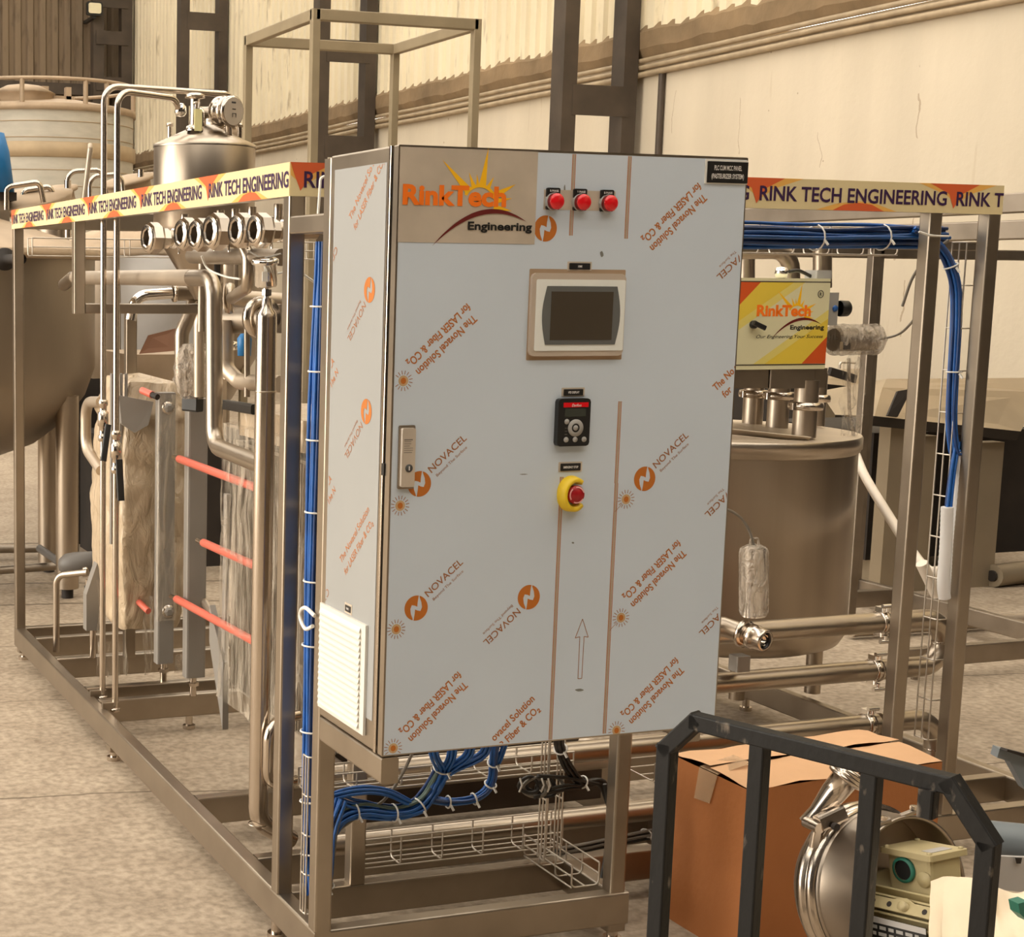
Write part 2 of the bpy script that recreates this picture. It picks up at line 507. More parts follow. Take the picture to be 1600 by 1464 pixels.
def wall_material(name, base, stain, sy=.18, lo=.56, hi=.72, vsc=2.2, cracks=()):
    """aged wall: vertical streaks, blotches, specks of flaked paint"""
    M = bpy.data.materials.new(name); M.use_nodes = True
    nt = M.node_tree; L = nt.links; P = nt.nodes['Principled BSDF']
    P.inputs['Roughness'].default_value = .8; P.inputs['Specular IOR Level'].default_value = .25
    geo = nt.nodes.new('ShaderNodeNewGeometry')
    mp = nt.nodes.new('ShaderNodeMapping'); mp.inputs['Scale'].default_value = (1, 1, sy)
    L.new(geo.outputs['Position'], mp.inputs[0])

    def nz(sc, src, det=6):
        n = nt.nodes.new('ShaderNodeTexNoise'); n.inputs['Scale'].default_value = sc; n.inputs['Detail'].default_value = det
        L.new(src, n.inputs['Vector']); return n.outputs['Fac']

    def ramp(src, p0, p1, c0, c1):
        r = nt.nodes.new('ShaderNodeValToRGB')
        r.color_ramp.elements[0].position = p0; r.color_ramp.elements[1].position = p1
        r.color_ramp.elements[0].color = (*c0, 1); r.color_ramp.elements[1].color = (*c1, 1)
        L.new(src, r.inputs[0]); return r.outputs[0]

    def mix(kind, fac, a, b):
        n = nt.nodes.new('ShaderNodeMix'); n.data_type = 'RGBA'; n.blend_type = kind
        if isinstance(fac, (int, float)): n.inputs['Factor'].default_value = fac
        else: L.new(fac, n.inputs['Factor'])
        L.new(a, n.inputs['A'])
        if isinstance(b, tuple): n.inputs['B'].default_value = (*b, 1)
        else: L.new(b, n.inputs['B'])
        return n.outputs['Result']

    c = ramp(nz(vsc, mp.outputs[0]), .3, .72, tuple(q * .88 for q in base), base)
    c = mix('MULTIPLY', .5, c, ramp(nz(.6, geo.outputs['Position']), .35, .65, (.86, .84, .8), (1, 1, 1)))
    f = ramp(nz(9, mp.outputs[0], 8), lo, hi, (0, 0, 0), (1, 1, 1))
    n2 = nt.nodes.new('ShaderNodeMath'); n2.operation = 'MULTIPLY'; n2.inputs[1].default_value = .6
    L.new(f, n2.inputs[0])
    c = mix('MIX', n2.outputs[0], c, stain)
    if cracks:
        def mth(op, a, b=None):
            n = nt.nodes.new('ShaderNodeMath'); n.operation = op
            for i, q in enumerate((a, b)):
                if q is None: continue
                if isinstance(q, (int, float)): n.inputs[i].default_value = q
                else: L.new(q, n.inputs[i])
            return n.outputs[0]
        sp = nt.nodes.new('ShaderNodeSeparateXYZ'); L.new(geo.outputs['Position'], sp.inputs[0])
        wob = mth('MULTIPLY', mth('SUBTRACT', nz(2.6, geo.outputs['Position'], 7), .5), .22)
        brk = mth('GREATER_THAN', nz(1.9, geo.outputs['Position'], 3), .47)
        acc = None
        for y0, z0, z1, wd in cracks:
            d = mth('LESS_THAN', mth('ABSOLUTE', mth('SUBTRACT', mth('ADD', sp.outputs['Y'], wob), y0)), wd)
            d = mth('MULTIPLY', d, mth('LESS_THAN', sp.outputs['Z'], z1)); d = mth('MULTIPLY', d, mth('GREATER_THAN', sp.outputs['Z'], z0))
            acc = d if acc is None else mth('MAXIMUM', acc, d)
        acc = mth('MULTIPLY', acc, brk)
        spk = nt.nodes.new('ShaderNodeTexVoronoi'); spk.inputs['Scale'].default_value = 3.4; L.new(geo.outputs['Position'], spk.inputs['Vector'])
        sk = mth('LESS_THAN', spk.outputs['Distance'], .045)
        acc = mth('MAXIMUM', acc, sk)
        c = mix('MIX', mth('MULTIPLY', acc, .6), c, (.33, .24, .15))
    L.new(c, P.inputs['Base Color'])
    b = nt.nodes.new('ShaderNodeBump'); b.inputs['Strength'].default_value = .2; b.inputs['Distance'].default_value = .02
    L.new(nz(12, geo.outputs['Position'], 6), b.inputs['Height']); L.new(b.outputs[0], P.inputs['Normal'])
    return M


FLOOR = floor_material()
PLASTER = wall_material('cream_plaster', (.69, .605, .47), (.42, .32, .20), .12, .66, .80, cracks=((6.35, 1.2, 3.1, .006), (7.35, 1.9, 2.7, .0035), (9.2, 1.5, 3.2, .004), (5.0, 1.0, 2.8, .004), (8.3, 2.6, 3.3, .0035)))
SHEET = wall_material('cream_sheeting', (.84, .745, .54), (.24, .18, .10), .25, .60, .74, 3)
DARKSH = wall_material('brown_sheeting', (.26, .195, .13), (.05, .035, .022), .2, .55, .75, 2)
FRONTM = mat('dark_shed_sheeting', (.030, .021, .014), .7, 0, .3, 2)
MORTAR = mat('mortar_ledge', (.24, .165, .09), .9, 0, .25, 2.5, bump=.6, bscale=8)
ROOFM = mat('roof_sheet', (.16, .125, .09), .7, 0, .15, 2)

m = MB(); m.poly([(-30, -14, 0), (8, -14, 0), (8, 30, 0), (-30, 30, 0)], FLOOR)
structure(m.build('floor'))

WX, WB = 7.0, 26.2          # right wall, far wall
m = MB(); m.box(WX, WX + .25, -10, WB, 0, 3.5, PLASTER)
structure(m.build('wall_right'))


def corrugated(p0, p1, z0, z1, pitch, depth, M, zvar=0.0):
    """trapezoid sheeting between two plan points; depth towards the room"""
    mb = MB()
    a, b = Vector((*p0, 0)), Vector((*p1, 0))
    L = (b - a).length; d = (b - a) / L; nn = Vector((-d.y, d.x, 0))
    s = []
    x = 0
    while x < L:
        s += [(x, 0), (x + pitch * .3, 0), (x + pitch * .42, depth), (x + pitch * .86, depth)]
        x += pitch
    s.append((L, 0))
    vs = []
    for q, h in s:
        base = a + d * q + nn * h
        zz = z0 + zvar * (noise.noise(Vector((q * 1.3, 0, 3))) )
        vs += [base + Vector((0, 0, zz)), base + Vector((0, 0, z1))]
    fs = [(2 * i, 2 * i + 2, 2 * i + 3, 2 * i + 1) for i in range(len(s) - 1)]
    mb.add(vs, fs, M)
    return mb


structure(corrugated((WX - .02, -10), (WX - .02, WB), 3.66, 9, .20, .035, SHEET, .06).build('trim_1'))
# ragged mortar ledge under the sheeting
m = MB()
vs, fs = [], []
N = 360
for i in range(N + 1):
    y = -10 + 36 * i / N
    k = .05 * noise.noise(Vector((y * 1.7, 1, 0))) + .035 * noise.noise(Vector((y * 6, 2, 0)))
    vs += [(WX - .01, y, 3.82 + k), (WX - .075 + .02 * noise.noise(Vector((y * 4, 7, 0))), y, 3.74 + k * .7), (WX - .07, y, 3.60 + k * .6), (WX - .01, y, 3.50 + .02 * k)]
for i in range(N):
    for j in range(3): fs.append((4 * i + j, 4 * i + 4 + j, 4 * i + 5 + j, 4 * i + 1 + j))
m.add(vs, fs, MORTAR)
structure(m.build('trim_2'))
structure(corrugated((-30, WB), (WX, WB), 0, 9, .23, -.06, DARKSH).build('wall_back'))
m = MB()
for z in (2.6, 4.93, 7.2): m.box(-30, WX, WB - .22, WB - .10, z - .1, z + .1, COLM)
structure(m.build('trim_3'))
m = MB(); m.box(-30, 8, -10.2, -10, 0, 9, FRONTM)
structure(m.build('wall_front'))
# left side of the shed: open bay between closed sheeting
m = MB(); m.box(-9.3, -9.2, -10, -2, 0, 9, FRONTM); m.box(-9.3, -9.2, 11.2, WB, 0, 9, FRONTM); m.box(-9.3, -9.2, -2, 11.2, 5.4, 9, FRONTM)
structure(m.build('wall_left'))
# roof: sheeting with open daylight strips
m = MB()
for k in range(10):
    y = -10 + k * 3.7
    m.box(-9.3, 8, y, y + 1.9, 9.0, 9.06, ROOFM)
structure(m.build('ceiling'))

# unseen dark slats added on the near right wall to darken steel reflections
m = MB()
for k in range(30): m.box(WX - .10, WX - .06, -9.8, 3.6, .02 + k * .15, .16 + k * .15, FRONTM)
structure(m.build('added_dark_slats'))
# service pipes clipped along the right wall
for k, (z, r, lab) in enumerate(((3.505, .022, 'topmost of the thin service pipes running along the cream wall'),
                                 (3.445, .022, 'middle one of the thin service pipes running along the cream wall'),
                                 (3.385, .026, 'lowest of the thin service pipes running along the cream wall'))):
    pts = []
    for i in range(90):
        y = -9 + i * .39
        pts.append((WX - .045 + .006 * noise.noise(Vector((y, 1, 0))), y, z + .022 * noise.noise(Vector((y * .35, 3.1, 5)))))
    m = MB(); m.tube(pts, r, PIPEW, 8)
    o = m.build('service_pipe'); o['label'] = lab; o['category'] = 'pipe'; o['group'] = 'service pipes on the wall'
m = MB(); p = at(1035, 110, x=WX - .03)
m.tube([(WX - .03, p.y, .2), (WX - .03, p.y, 3.36)], .03, COLM, 8)
o = m.build('drop_pipe'); o['label'] = 'dark vertical drop pipe on the cream wall right of the nearest column'; o['category'] = 'pipe'

# lattice steel columns in front of the right wall
for k, (yc, lab) in enumerate(((9.75, 'dark brown battened steel column rising behind the control cabinet'),
                               (15.26, 'dark brown battened steel column behind the open tube frame'),
                               (20.65, 'dark brown battened steel column farthest off, behind the round tank pipes'))):
    t = thing('lattice_column', (6.55, yc, 0), lab, 'column', 'steel columns along the right wall')
    xl = 6.17
    m = MB()
    m.box(xl, xl + .14, yc - .10, yc + .10, 0, 9, COLM); m.build('upright', t)
    m = MB(); m.box(6.78, 6.92, yc - .10, yc + .10, 0, 9, COLM); m.build('upright', t)
    z = .9
    while z < 8.8:
        m = MB(); m.box(xl + .10, 6.84, yc - .108, yc - .085, z - .13, z + .13, COLM); m.build('batten', t)
        z += 1.12

# flood lamp on the far wall
pl = at(147, 14, y=25.5)
t = thing('flood_lamp', pl, 'small square flood lamp high on the dark far wall', 'lamp')
m = MB(); m.rbox(pl.x - .145, pl.x + .145, 25.45, 25.52, pl.z - .12, pl.z + .12, BLACK, .03, 'y'); m.build('housing', t)
m = MB(); m.rbox(pl.x - .115, pl.x + .115, 25.43, 25.46, pl.z - .085, pl.z + .095, LAMPG, .03, 'y'); m.build('lens', t)
m = MB(); m.box(pl.x - .03, pl.x + .03, 25.48, 26.15, pl.z - .17, pl.z - .115, BLACK); m.build('bracket', t)
# post and ladder-like frame in the far corner
t = thing('corner_column', (6.3, 25.7, 0), 'dark steel corner column with cross pieces beside the flood lamp', 'column')
for u in (152, 196):
    q = at(u, 60, y=25.7); m = MB(); m.box(q.x - .10, q.x + .10, 25.6, 25.8, 0, 9, COLM); m.build('upright', t)
for v in (58, 130, 0):
    a, b = at(150, v, y=25.6), at(200, v, y=25.6)
    m = MB(); m.box(a.x, b.x, 25.58, 25.62, a.z - .12, a.z + .12, COLM); m.build('batten', t)
# ================================================================== BACKGROUND
# open frame of square tubes
fx = at(493, 14, y=6.0); fb = at(388, 58, x=fx.x)
fr = at(745, 22, y=6.0)
zt = fx.z
X0, X1, Y0, Y1 = fx.x, fr.x, 6.0, fb.y
t = thing('box_frame', ((X0 + X1) / 2, (Y0 + Y1) / 2, 0), 'tall open box frame of khaki square tubes behind the cabinet', 'frame')
for x, y in ((X0, Y0), (X1, Y0), (X0, Y1), (X1, Y1)):
    m = MB(); m.rbox(x - .025, x + .025, y - .025, y + .025, 0, zt, RAILP, .005); m.build('post', t)
for a, b in (((X0, Y0), (X1, Y0)), ((X0, Y1), (X1, Y1)), ((X0, Y0), (X0, Y1)), ((X1, Y0), (X1, Y1))):
    m = MB(); m.bar((*a, zt - .032), (*b, zt - .032), .05, .065, RAILP, .005); m.build('top_rail', t)
    m = MB(); m.bar((*a, .3), (*b, .3), .05, .05, RAILP, .005); m.build('bottom_rail', t)

# far insulated tank
c = at(70, 163, y=15.5)
R = (at(207, 163, y=15.5) - c).length * .97
zr = at(75, 163, y=15.5 - R).z
t = thing('insulated_tank', (c.x, 15.5, 0), 'big round pale clad tank with dusty top and railing at far left', 'tank')
m = MB()
m.lathe([(R, 0), (R, zr)], (c.x, 15.5, 0), TANKW, n=64)
for k in range(1, 12): m.lathe([(R + .001, 0), (R + .010, .005), (R + .001, .010)], (c.x, 15.5, zr - .175 * k), TANKR, n=64)
m.build('cladding', t)
m = MB(); m.lathe([(R + .002, 0), (R + .025, .01), (R + .025, .16), (R + .002, .17)], (c.x, 15.5, zr - .56), TANKR, n=64); m.build('strap', t)
m = MB(); m.lathe([(R, -.05), (R + .03, -.05), (R + .03, .02), (R, .03), (.25, .17), (0, .18)], (c.x, 15.5, zr), DUST, n=64); m.build('roof', t)
m = MB(); zz = at(75, 121, y=15.5 - R).z
m.tube([(c.x + (R + .01) * math.cos(2 * PI * k / 64), 15.5 + (R + .01) * math.sin(2 * PI * k / 64), zz) for k in range(64)], .022, DUST, 6, closed=True)
m.build('handrail', t)
for u in (8, 100, 195, 135):
    a = math.acos(max(-1, min(1, (at(u, 150, y=15.5).x - c.x) / R)))
    for sg in ((-1,) if u != 195 else (-1,)):
        m = MB(); m.cyl((c.x + R * math.cos(a), 15.5 + sg * R * math.sin(a), zr), (c.x + R * math.cos(a), 15.5 + sg * R * math.sin(a), zz), .028, DUST, 6); m.build('railing_post', t)
q = at(37, 152, y=15.1)
m = MB(); m.lathe([(.33, -.14), (.33, 0), (.36, .02), (.2, .1), (0, .13)], (q.x, 15.1, q.z + .02), DUST, n=24); m.build('manhole_lid', t)
q = at(84, 148, y=15.1)
m = MB(); m.box(q.x - .16, q.x + .22, 15.0, 15.3, q.z - .12, q.z - .02, DUST); m.box(q.x - .16, q.x - .08, 15.0, 15.1, q.z - .3, q.z + .08, DUST); m.box(q.x + .12, q.x + .18, 15.0, 15.1, q.z - .3, q.z + .08, DUST); m.build('bracket', t)
q = at(170, 250, y=15.0)

# mixing vessel close behind the skid
VX, VY, VR = -.26, 5.25, 1.02
t = MV = thing('mixing_vessel', (VX, VY, 0), 'large dull steel vessel with dished bottom on tube legs, at left behind the skid', 'tank')
m = MB()
m.lathe([(0, .60), (.25, .612), (.5, .66), (.72, .74), (.88, .86), (.97, .98), (VR, 1.12), (VR, 1.70)], (VX, VY, 0), VESS, n=72)
m.build('shell', t)
m = MB(); m.lathe([(VR, 1.655), (VR + .05, 1.655), (VR + .05, 1.70), (VR - .05, 1.705)], (VX, VY, 0), DUST, n=72); m.build('rim', t)
m = MB(); m.lathe([(VR, 1.70), (.9, 1.75), (.3, 1.93), (0, 1.95)], (VX, VY, 0), DUST, n=48); m.build('cover', t)
for x, y in ((.506, 4.68), (.575, 5.38), (-.95, 4.7), (-.3, 6.1)):
    m = MB(); m.cyl((x, y, .05), (x, y, 1.0), .057, STEELV, 20); m.cyl((x, y, 0), (x, y, .06), .03, DARKIN, 12); m.build('leg', t)
m = MB(); a = at(-30, 893, y=5.0); b = at(95, 884, y=5.0); m.cyl(a, b, .022, STEELD, 10); m.build('brace', t)
m = MB(); a = at(-30, 859, y=5.8); b = at(75, 857, y=5.8); m.cyl(a, b, .022, STEELD, 10); m.build('brace', t)
m = MB(); m.cyl(at(62, 857, y=5.1), at(95, 880, y=4.8), .021, DARKRUB, 10); m.build('brace', t)
m = MB(); m.cyl((VX + .02, VY - .1, .35), (VX + .02, VY - .1, .64), .07, STEELD, 20); m.build('outlet', t)
m = MB(); m.lathe([(.05, 0), (.05, .02), (.022, .025), (.022, .2)], at(6, 405, y=4.2), DARKIN, (.2, -1, 0)); m.build('sight_port', t)
# its lids, handles and pipes over the rim
q = at(30, 314, y=5.3)
m = MB(); m.lathe([(.27, -.03), (.28, 0), (.1, .045), (0, .05)], q, DUST, (-.25, -.15, 1), n=32); m.build('manhole_lid', t)
for a, b, c_, yy in (((10, 328), (10, 292), (62, 284), 5.0), ((36, 320), (36, 298), (80, 291), 5.2)):
    p0, p1, p2 = at(*a, y=yy), at(*b, y=yy), at(*c_, y=yy)
    m = MB(); m.tube(fillet([p0, p1, p2, p2 + Vector((.02, 0, -.1))], .03), .014, POLISH, 8); m.build('grab_handle', t)
q = at(2, 250, y=5.1)
t = thing('agitator_motor', (q.x, q.y, q.z - .25), 'blue agitator motor cut off by the left edge of the photo', 'motor')
m = MB(); m.lathe([(.0, .30), (.05, .29), (.075, .2), (.10, .0), (0, 0)], (q.x - .035, q.y, q.z - .16), BLUEM, n=20); m.build('housing', t)
m = MB(); m.box(q.x - .12, q.x + .06, q.y - .08, q.y + .08, q.z - .20, q.z - .16, DARKIN); m.box(q.x - .05, q.x + .03, q.y - .05, q.y + .05, q.z - .42, q.z - .2, STEELD); m.build('gearbox', t)

# second vessel further back: only its lids show
V2 = at(255, 300, y=7.2)
t = thing('second_vessel', (V2.x, 7.4, 0), 'steel vessel with tilted flat lids behind the round degasser, mostly hidden', 'tank')
m = MB(); m.lathe([(0, .6), (.6, .75), (.8, 1.1), (.8, 1.72)], (V2.x, 7.6, 0), VESS, n=48); m.build('shell', t)
m = MB(); m.lathe([(.82, 1.70), (.84, 1.72), (.2, 1.93), (0, 1.95)], (V2.x, 7.6, 0), DUST, n=48); m.build('cover', t)
for k in range(3):
    a = 2.2 + k * 2.1
    m = MB(); m.cyl((V2.x + .6 * math.cos(a), 7.6 + .6 * math.sin(a), 0), (V2.x + .6 * math.cos(a), 7.6 + .6 * math.sin(a), 1), .05, STEELD, 12); m.build('leg', t)
for (a, b, yy, r) in (((52, 308), (120, 291), 6.2, .03), ((160, 292), (240, 272), 6.6, .03)):
    p, q = at(*a, y=yy), at(*b, y=yy)
    c_ = (p + q) / 2; rr = (q - p).length / 2
    ax = Vector((-(q - p).z, -.25 * rr, (q - p).x)).normalized()
    t2 = thing('hinged_lid', (c_.x, c_.y, c_.z - .06), 'tilted round steel lid behind the handles at far left' if a[0] == 52 else 'tilted round steel lid left of the round degasser', 'lid', 'vessel lids')
    m = MB(); m.lathe([(rr * .8, -.07), (rr * .8, -.01), (rr, -.01), (rr, .012), (.02, .035), (0, .035)], c_, DUST, ax, n=36); m.build('cover', t2)
    m = MB(); m.cyl(c_ + Vector((.05, -.1, -.26)), c_ + Vector((.05, -.1, .06)), .02, POLISH, 8); m.build('clamp_knob', t2)
    m = MB(); m.cyl(c_ + Vector((.0, .05, -.3)), c_ + Vector((.0, .05, -.03)), rr * .7, STEELD, 24); m.build('manway_neck', t2)
# bent handle tubes standing on the vessel cover
for pts, yy in ((((105, 345), (105, 268), (160, 265), (162, 290)), 5.6), (((140, 340), (140, 275), (190, 272), (192, 300)), 5.75)):
    m = MB(); m.tube(fillet([at(u, v, y=yy) for u, v in pts], .06), .013, POLISH, 8); m.build('grab_handle', MV)
m = MB(); m.cyl(at(131, 312, y=5.0), at(141, 232, y=5.0), .014, TANPIPE, 10); m.lathe([(0.015, 0), (.012, .02), (0, .025)], at(141, 231, y=5.0), TANPIPE, n=10)
o = m.build('slanted_rod'); o['label'] = 'slanted plain rod sticking up above the left name band'; o['category'] = 'rod'
# second frame on the floor at right
t = thing('floor_frame', (4.2, 2.8, 0), 'low rectangular steel floor frame with posts, behind the tall wire mesh ladder at right', 'frame')
for a, b in (((4.23, -.4), (4.23, 3.6)), ((3.3, 2.2), (6.3, 2.2)), ((3.0, 3.235), (4.2, 3.235)), ((3.0, .1), (6.3, .1))):
    m = MB(); m.bar((*a, .09), (*b, .09), .04, .08, STEELD, .005); m.build('floor_rail', t)
m = MB(); m.rbox(4.19, 4.23, 3.46, 3.50, .05, 1.82, STEELD, .005); m.build('post', t)
m = MB(); m.bar((3.0, 3.48, 1.72), (6.3, 3.48, 1.72), .04, .05, STEELD, .005); m.build('top_rail', t)
for x, y in ((4.21, 3.48), (4.23, 2.3), (3.4, 2.2), (4.23, 0), (6.2, 2.2), (6.2, .1), (3.1, 3.235)):
    m = MB(); m.cyl((x, y, 0), (x, y, .06), .014, STEELD, 10); m.build('foot', t)
m = MB(); m.cyl(at(1330, 985, z=.04), at(1600, 967, z=.04), .03, TANPIPE, 10)
o = m.build('floor_pipe'); o['label'] = 'dull pipe lying on the floor behind the balance tank'; o['category'] = 'pipe'

# sheet-metal hood on legs
def hood(name, label, ridge0, ridge1, eave0, eave1, y, dy, legs, inner=True):
    a, b, c_, d = at(*ridge0, y=y + dy), at(*ridge1, y=y + dy), at(*eave1, y=y), at(*eave0, y=y)
    t = thing(name, ((a.x + b.x) / 2, y + dy, 0), label, 'hood', 'sheet metal hoods')
    m = MB()
    mid0 = a.lerp(d, .35) + Vector((0, 0, .02)); mid1 = b.lerp(c_, .35) + Vector((0, 0, .02))
    m.plate([a, b, mid1, mid0], (0, .004, -.008), HOODM); m.plate([mid0, mid1, c_, d], (0, .004, -.008), HOODM); m.build('sloped_sheet', t)
    m = MB(); m.plate([c_, d, d + Vector((0, .02, -.05)), c_ + Vector((0, .02, -.05))], (0, .02, 0), DARKIN); m.build('front_lip', t)
    m = MB(); m.plate([a, d, d + Vector((.02, .3, -.02)), a + Vector((0, .5, -.1))], (.008, 0, 0), HOODM); m.build('end_sheet', t)
    if inner:
        m = MB(); m.box(d.x + .32, c_.x + .5, y + .35, y + 1.2, .12, min(c_.z, d.z) - .03, DARKIN); m.build('hood_shade', t)  # near-black box paints the shade inside the hood
    for u, v, wd in legs:
        p = at(u, v, y=y + .12); m = MB(); m.box(p.x - wd, p.x + wd, y + .08, y + .16, 0, p.z, HOODL); m.build('leg', t)
    return t


h1 = hood('metal_hood', 'big sloping sheet metal hood on legs against the wall at the right edge', (1385, 592), (1640, 590), (1366, 650), (1595, 674), 3.6, .35, ((1400, 665, .065), (1445, 680, .05), (1540, 690, .085)))
m = MB(); m.plate([at(1400, 612, y=3.62), at(1422, 608, y=3.62), at(1400, 652, y=3.58), at(1384, 650, y=3.58)], (0, -.012, .004), DARKIN); m.build('black_strip', h1)
h2 = hood('metal_hood', 'smaller dark hood seen between the control box and the rear post', (1270, 578), (1348, 576), (1255, 596), (1350, 606), 5.2, .3, ((1290, 612, .05), (1340, 620, .05)))
m = MB(); m.bar(at(1296, 580, y=5.1), at(1336, 592, y=5.1), .03, .05, DARKIN, .004); m.build('black_strip', h2)
m = MB(); m.tube(fillet([at(1312, 576, y=5.3), at(1312, 566, y=5.3), at(1336, 567, y=5.3)], .02), .008, WIRE, 6); m.build('handle', h2)
# scrap pieces under the hood
for k, (u, v, w_, h_, lab) in enumerate(((1372, 800, .10, .50, 'upright box section standing by the rear post under the hood'),)):
    p = at(u, 905, z=0); m = MB(); m.rbox(p.x - w_, p.x + w_, p.y - .05, p.y + .05, 0, .78, HOODL, .008); m.tube([(p.x - .05, p.y - .08, .35), (p.x + .08, p.y - .08, .36)], .02, DARKIN, 8)
    o = m.build('box_section'); o['label'] = lab; o['category'] = 'steel section'
p = at(1378, 718, y=4.4)
m = MB()
for k in range(7):
    q = p + Vector((random.uniform(-.12, .14), random.uniform(-.05, .1), random.uniform(-.05, .05)))
    m.tube([q + Vector((.07 * math.cos(a), .02 * math.sin(a * 2), .05 * math.sin(a))) for a in [i * PI / 6 for i in range(12)]], .014, DARKIN, 6, closed=True)
o = m.build('chain_heap'); o['label'] = 'dark coils hanging beside the hood leg near the wall'; o['category'] = 'coil'
p = at(1585, 915, z=0)
t = thing('wooden_roller', (p.x, p.y, 0), 'dusty roller lying in the shade under the hood at right edge', 'roller')
m = MB(); m.cyl((p.x - .15, p.y, .06), (p.x + .5, p.y + .1, .06), .06, HOODL, 14); m.build('drum', t)
m = MB(); m.cyl((p.x - .16, p.y, .06), (p.x - .15, p.y, .06), .03, DARKIN, 12); m.build('bore', t)
# open carton and tarp behind the heat exchangers
p = at(250, 560, y=5.2)
t = thing('open_carton', (p.x, 5.3, 0), 'open brown carton with raised flap seen through the pipes behind the heat exchanger', 'box')
m = MB(); q = [at(218, 553, y=5.2), at(232, 524, y=5.25), at(275, 513, y=5.3), at(276, 548, y=5.2)]; m.plate(q, (0, .008, 0), CARDB); m.build('flap', t)
m = MB(); a = at(196, 510, y=5.5); b = at(350, 580, y=5.5); m.box(a.x, b.x, 5.45, 6.0, b.z - .35, at(250, 553, y=5.5).z, DUST); m.build('body', t)
m = MB(); m.box(a.x - .1, b.x + .2, 5.3, 6.1, 0, b.z - .36, DARKIN); o = m.build('shade_block'); o['label'] = 'near-black block added for the shade under the open carton behind the heat exchangers'; o['category'] = 'filler'  # the block is added; its black stands in for dark gaps behind
p0, p1 = at(185, 398, y=6.7), at(305, 460, y=6.7)
m = MB()
vs, fs = [], []
for i in range(17):
    for j in range(6):
        x = p0.x + (p1.x - p0.x) * i / 16; z = p0.z + (p1.z - p0.z - .7) * j / 5
        vs.append((x, 6.62 + .05 * noise.noise(Vector((x * 4, z * 5, 1))) + (.12 if j == 0 else 0), z + .02 * noise.noise(Vector((x * 6, 2, 0)))))
for i in range(16):
    for j in range(5): fs.append((i * 6 + j, i * 6 + 6 + j, i * 6 + 7 + j, i * 6 + 1 + j))
m.add(vs, fs, GREYSH, True)
o = m.build('grey_tarpaulin'); o['label'] = 'pale grey sheet hanging behind the left pipe manifold'; o['category'] = 'sheet'

m = MB(); vs, fs = [], []
q0, q1 = at(76, 590, y=6.3), at(190, 880, y=6.3)
for i in range(15):
    for j in range(11):
        x = q0.x + (q1.x + .5 - q0.x) * i / 14; z = q0.z * (1 - j / 10)
        vs.append((x, 6.3 + .06 * noise.noise(Vector((x * 5, z * 2, 3))) - .12 * (1 - z / q0.z) , max(.004, z + .05 * noise.noise(Vector((x * 4, 1, 0))) * (z > .3))))
for i in range(14):
    for j in range(10): fs.append((i * 11 + j, i * 11 + 11 + j, i * 11 + 12 + j, i * 11 + 1 + j))
m.add(vs, fs, DARKIN, True)
o = m.build('black_tarpaulin'); o['label'] = 'black plastic sheet hanging behind the tube legs of the mixing vessel'; o['category'] = 'sheet'
# ================================================================== SKID FRAME
SK = thing('skid_frame', (1.2, 2.0, 0), 'long stainless skid frame of square tubes with printed name bands', 'frame')
B0, B1 = .05, .13


def skid(name, mb): return mb.build(name, SK)


for a, b, x in ((.32, 3.549, .02), (-1.6, 3.549, 2.44)):
    skid('bottom_rail', MB().rbox(x - .02, x + .02, a, b, B0, B1, STEEL, .005, 'y'))
skid('bottom_rail', MB().rbox(.04, .815, .32, .36, B0, B1, STEEL, .005, 'x'))
skid('bottom_rail', MB().rbox(.775, .815, .36, .55, B0, B1, STEEL, .005, 'y'))
skid('bottom_rail', MB().rbox(.04, 2.42, .55, .59, B0, B1, STEEL, .005, 'x'))
for y in (3.53, 3.33, 2.97, 2.52, 2.345, 1.28, .80):
    skid('cross_rail', MB().rbox(.04, 2.42, y - .02, y + .02, B0, B1, STEEL, .005, 'x'))
skid('cross_rail', MB().rbox(1.18, 1.22, .59, 3.5, B0, B1, STEEL, .005, 'y'))
for x0, y0, z1 in ((0, 3.509, 1.765), (0, .552, 1.765), (.767, .325, .632), (1.775, .552, 1.765), (1.965, .552, 1.765),
                   (2.42, 3.509, 1.80), (2.42, -1.5, 1.80), (.19, .551, .60)):
    skid('post', MB().rbox(x0, x0 + .04, y0, y0 + .04, B1, z1, STEEL, .005))
skid('post', MB().rbox(0, .042, .32, .361, B1, 1.829, STEEL, .005))
skid('top_rail', MB().rbox(.002, .04, .553, 3.549, 1.762, 1.834, STEEL, .004, 'y'))
skid('top_rail', MB().rbox(.04, 2.0, .553, .591, 1.762, 1.834, STEEL, .004, 'x'))
skid('top_rail', MB().rbox(.04, 2.42, 3.51, 3.55, 1.762, 1.834, STEEL, .004, 'x'))
skid('top_rail', MB().rbox(2.42, 2.46, -1.6, 3.55, 1.787, 1.845, STEELD, .004, 'y'))
skid('top_rail', MB().rbox(2.42, 2.46, -1.6, 3.55, 1.71, 1.766, STEELD, .004, 'y'))
skid('cross_piece', MB().rbox(.002, .04, .361, .552, 1.677, 1.717, STEEL, .004, 'y'))
skid('cabinet_arm', MB().rbox(0, .038, .0, .32, .575, .630, STEEL, .005, 'y'))
skid('cabinet_arm', MB().rbox(.75, .788, .05, .33, .585, .630, STEEL, .005, 'y'))
skid('hanging_bracket', MB().rbox(.0, .04, 2.52, 2.56, 1.45, 1.765, STEEL, .004).rbox(.04, .62, 2.52, 2.56, 1.45, 1.485, STEELD, .004, 'x'))
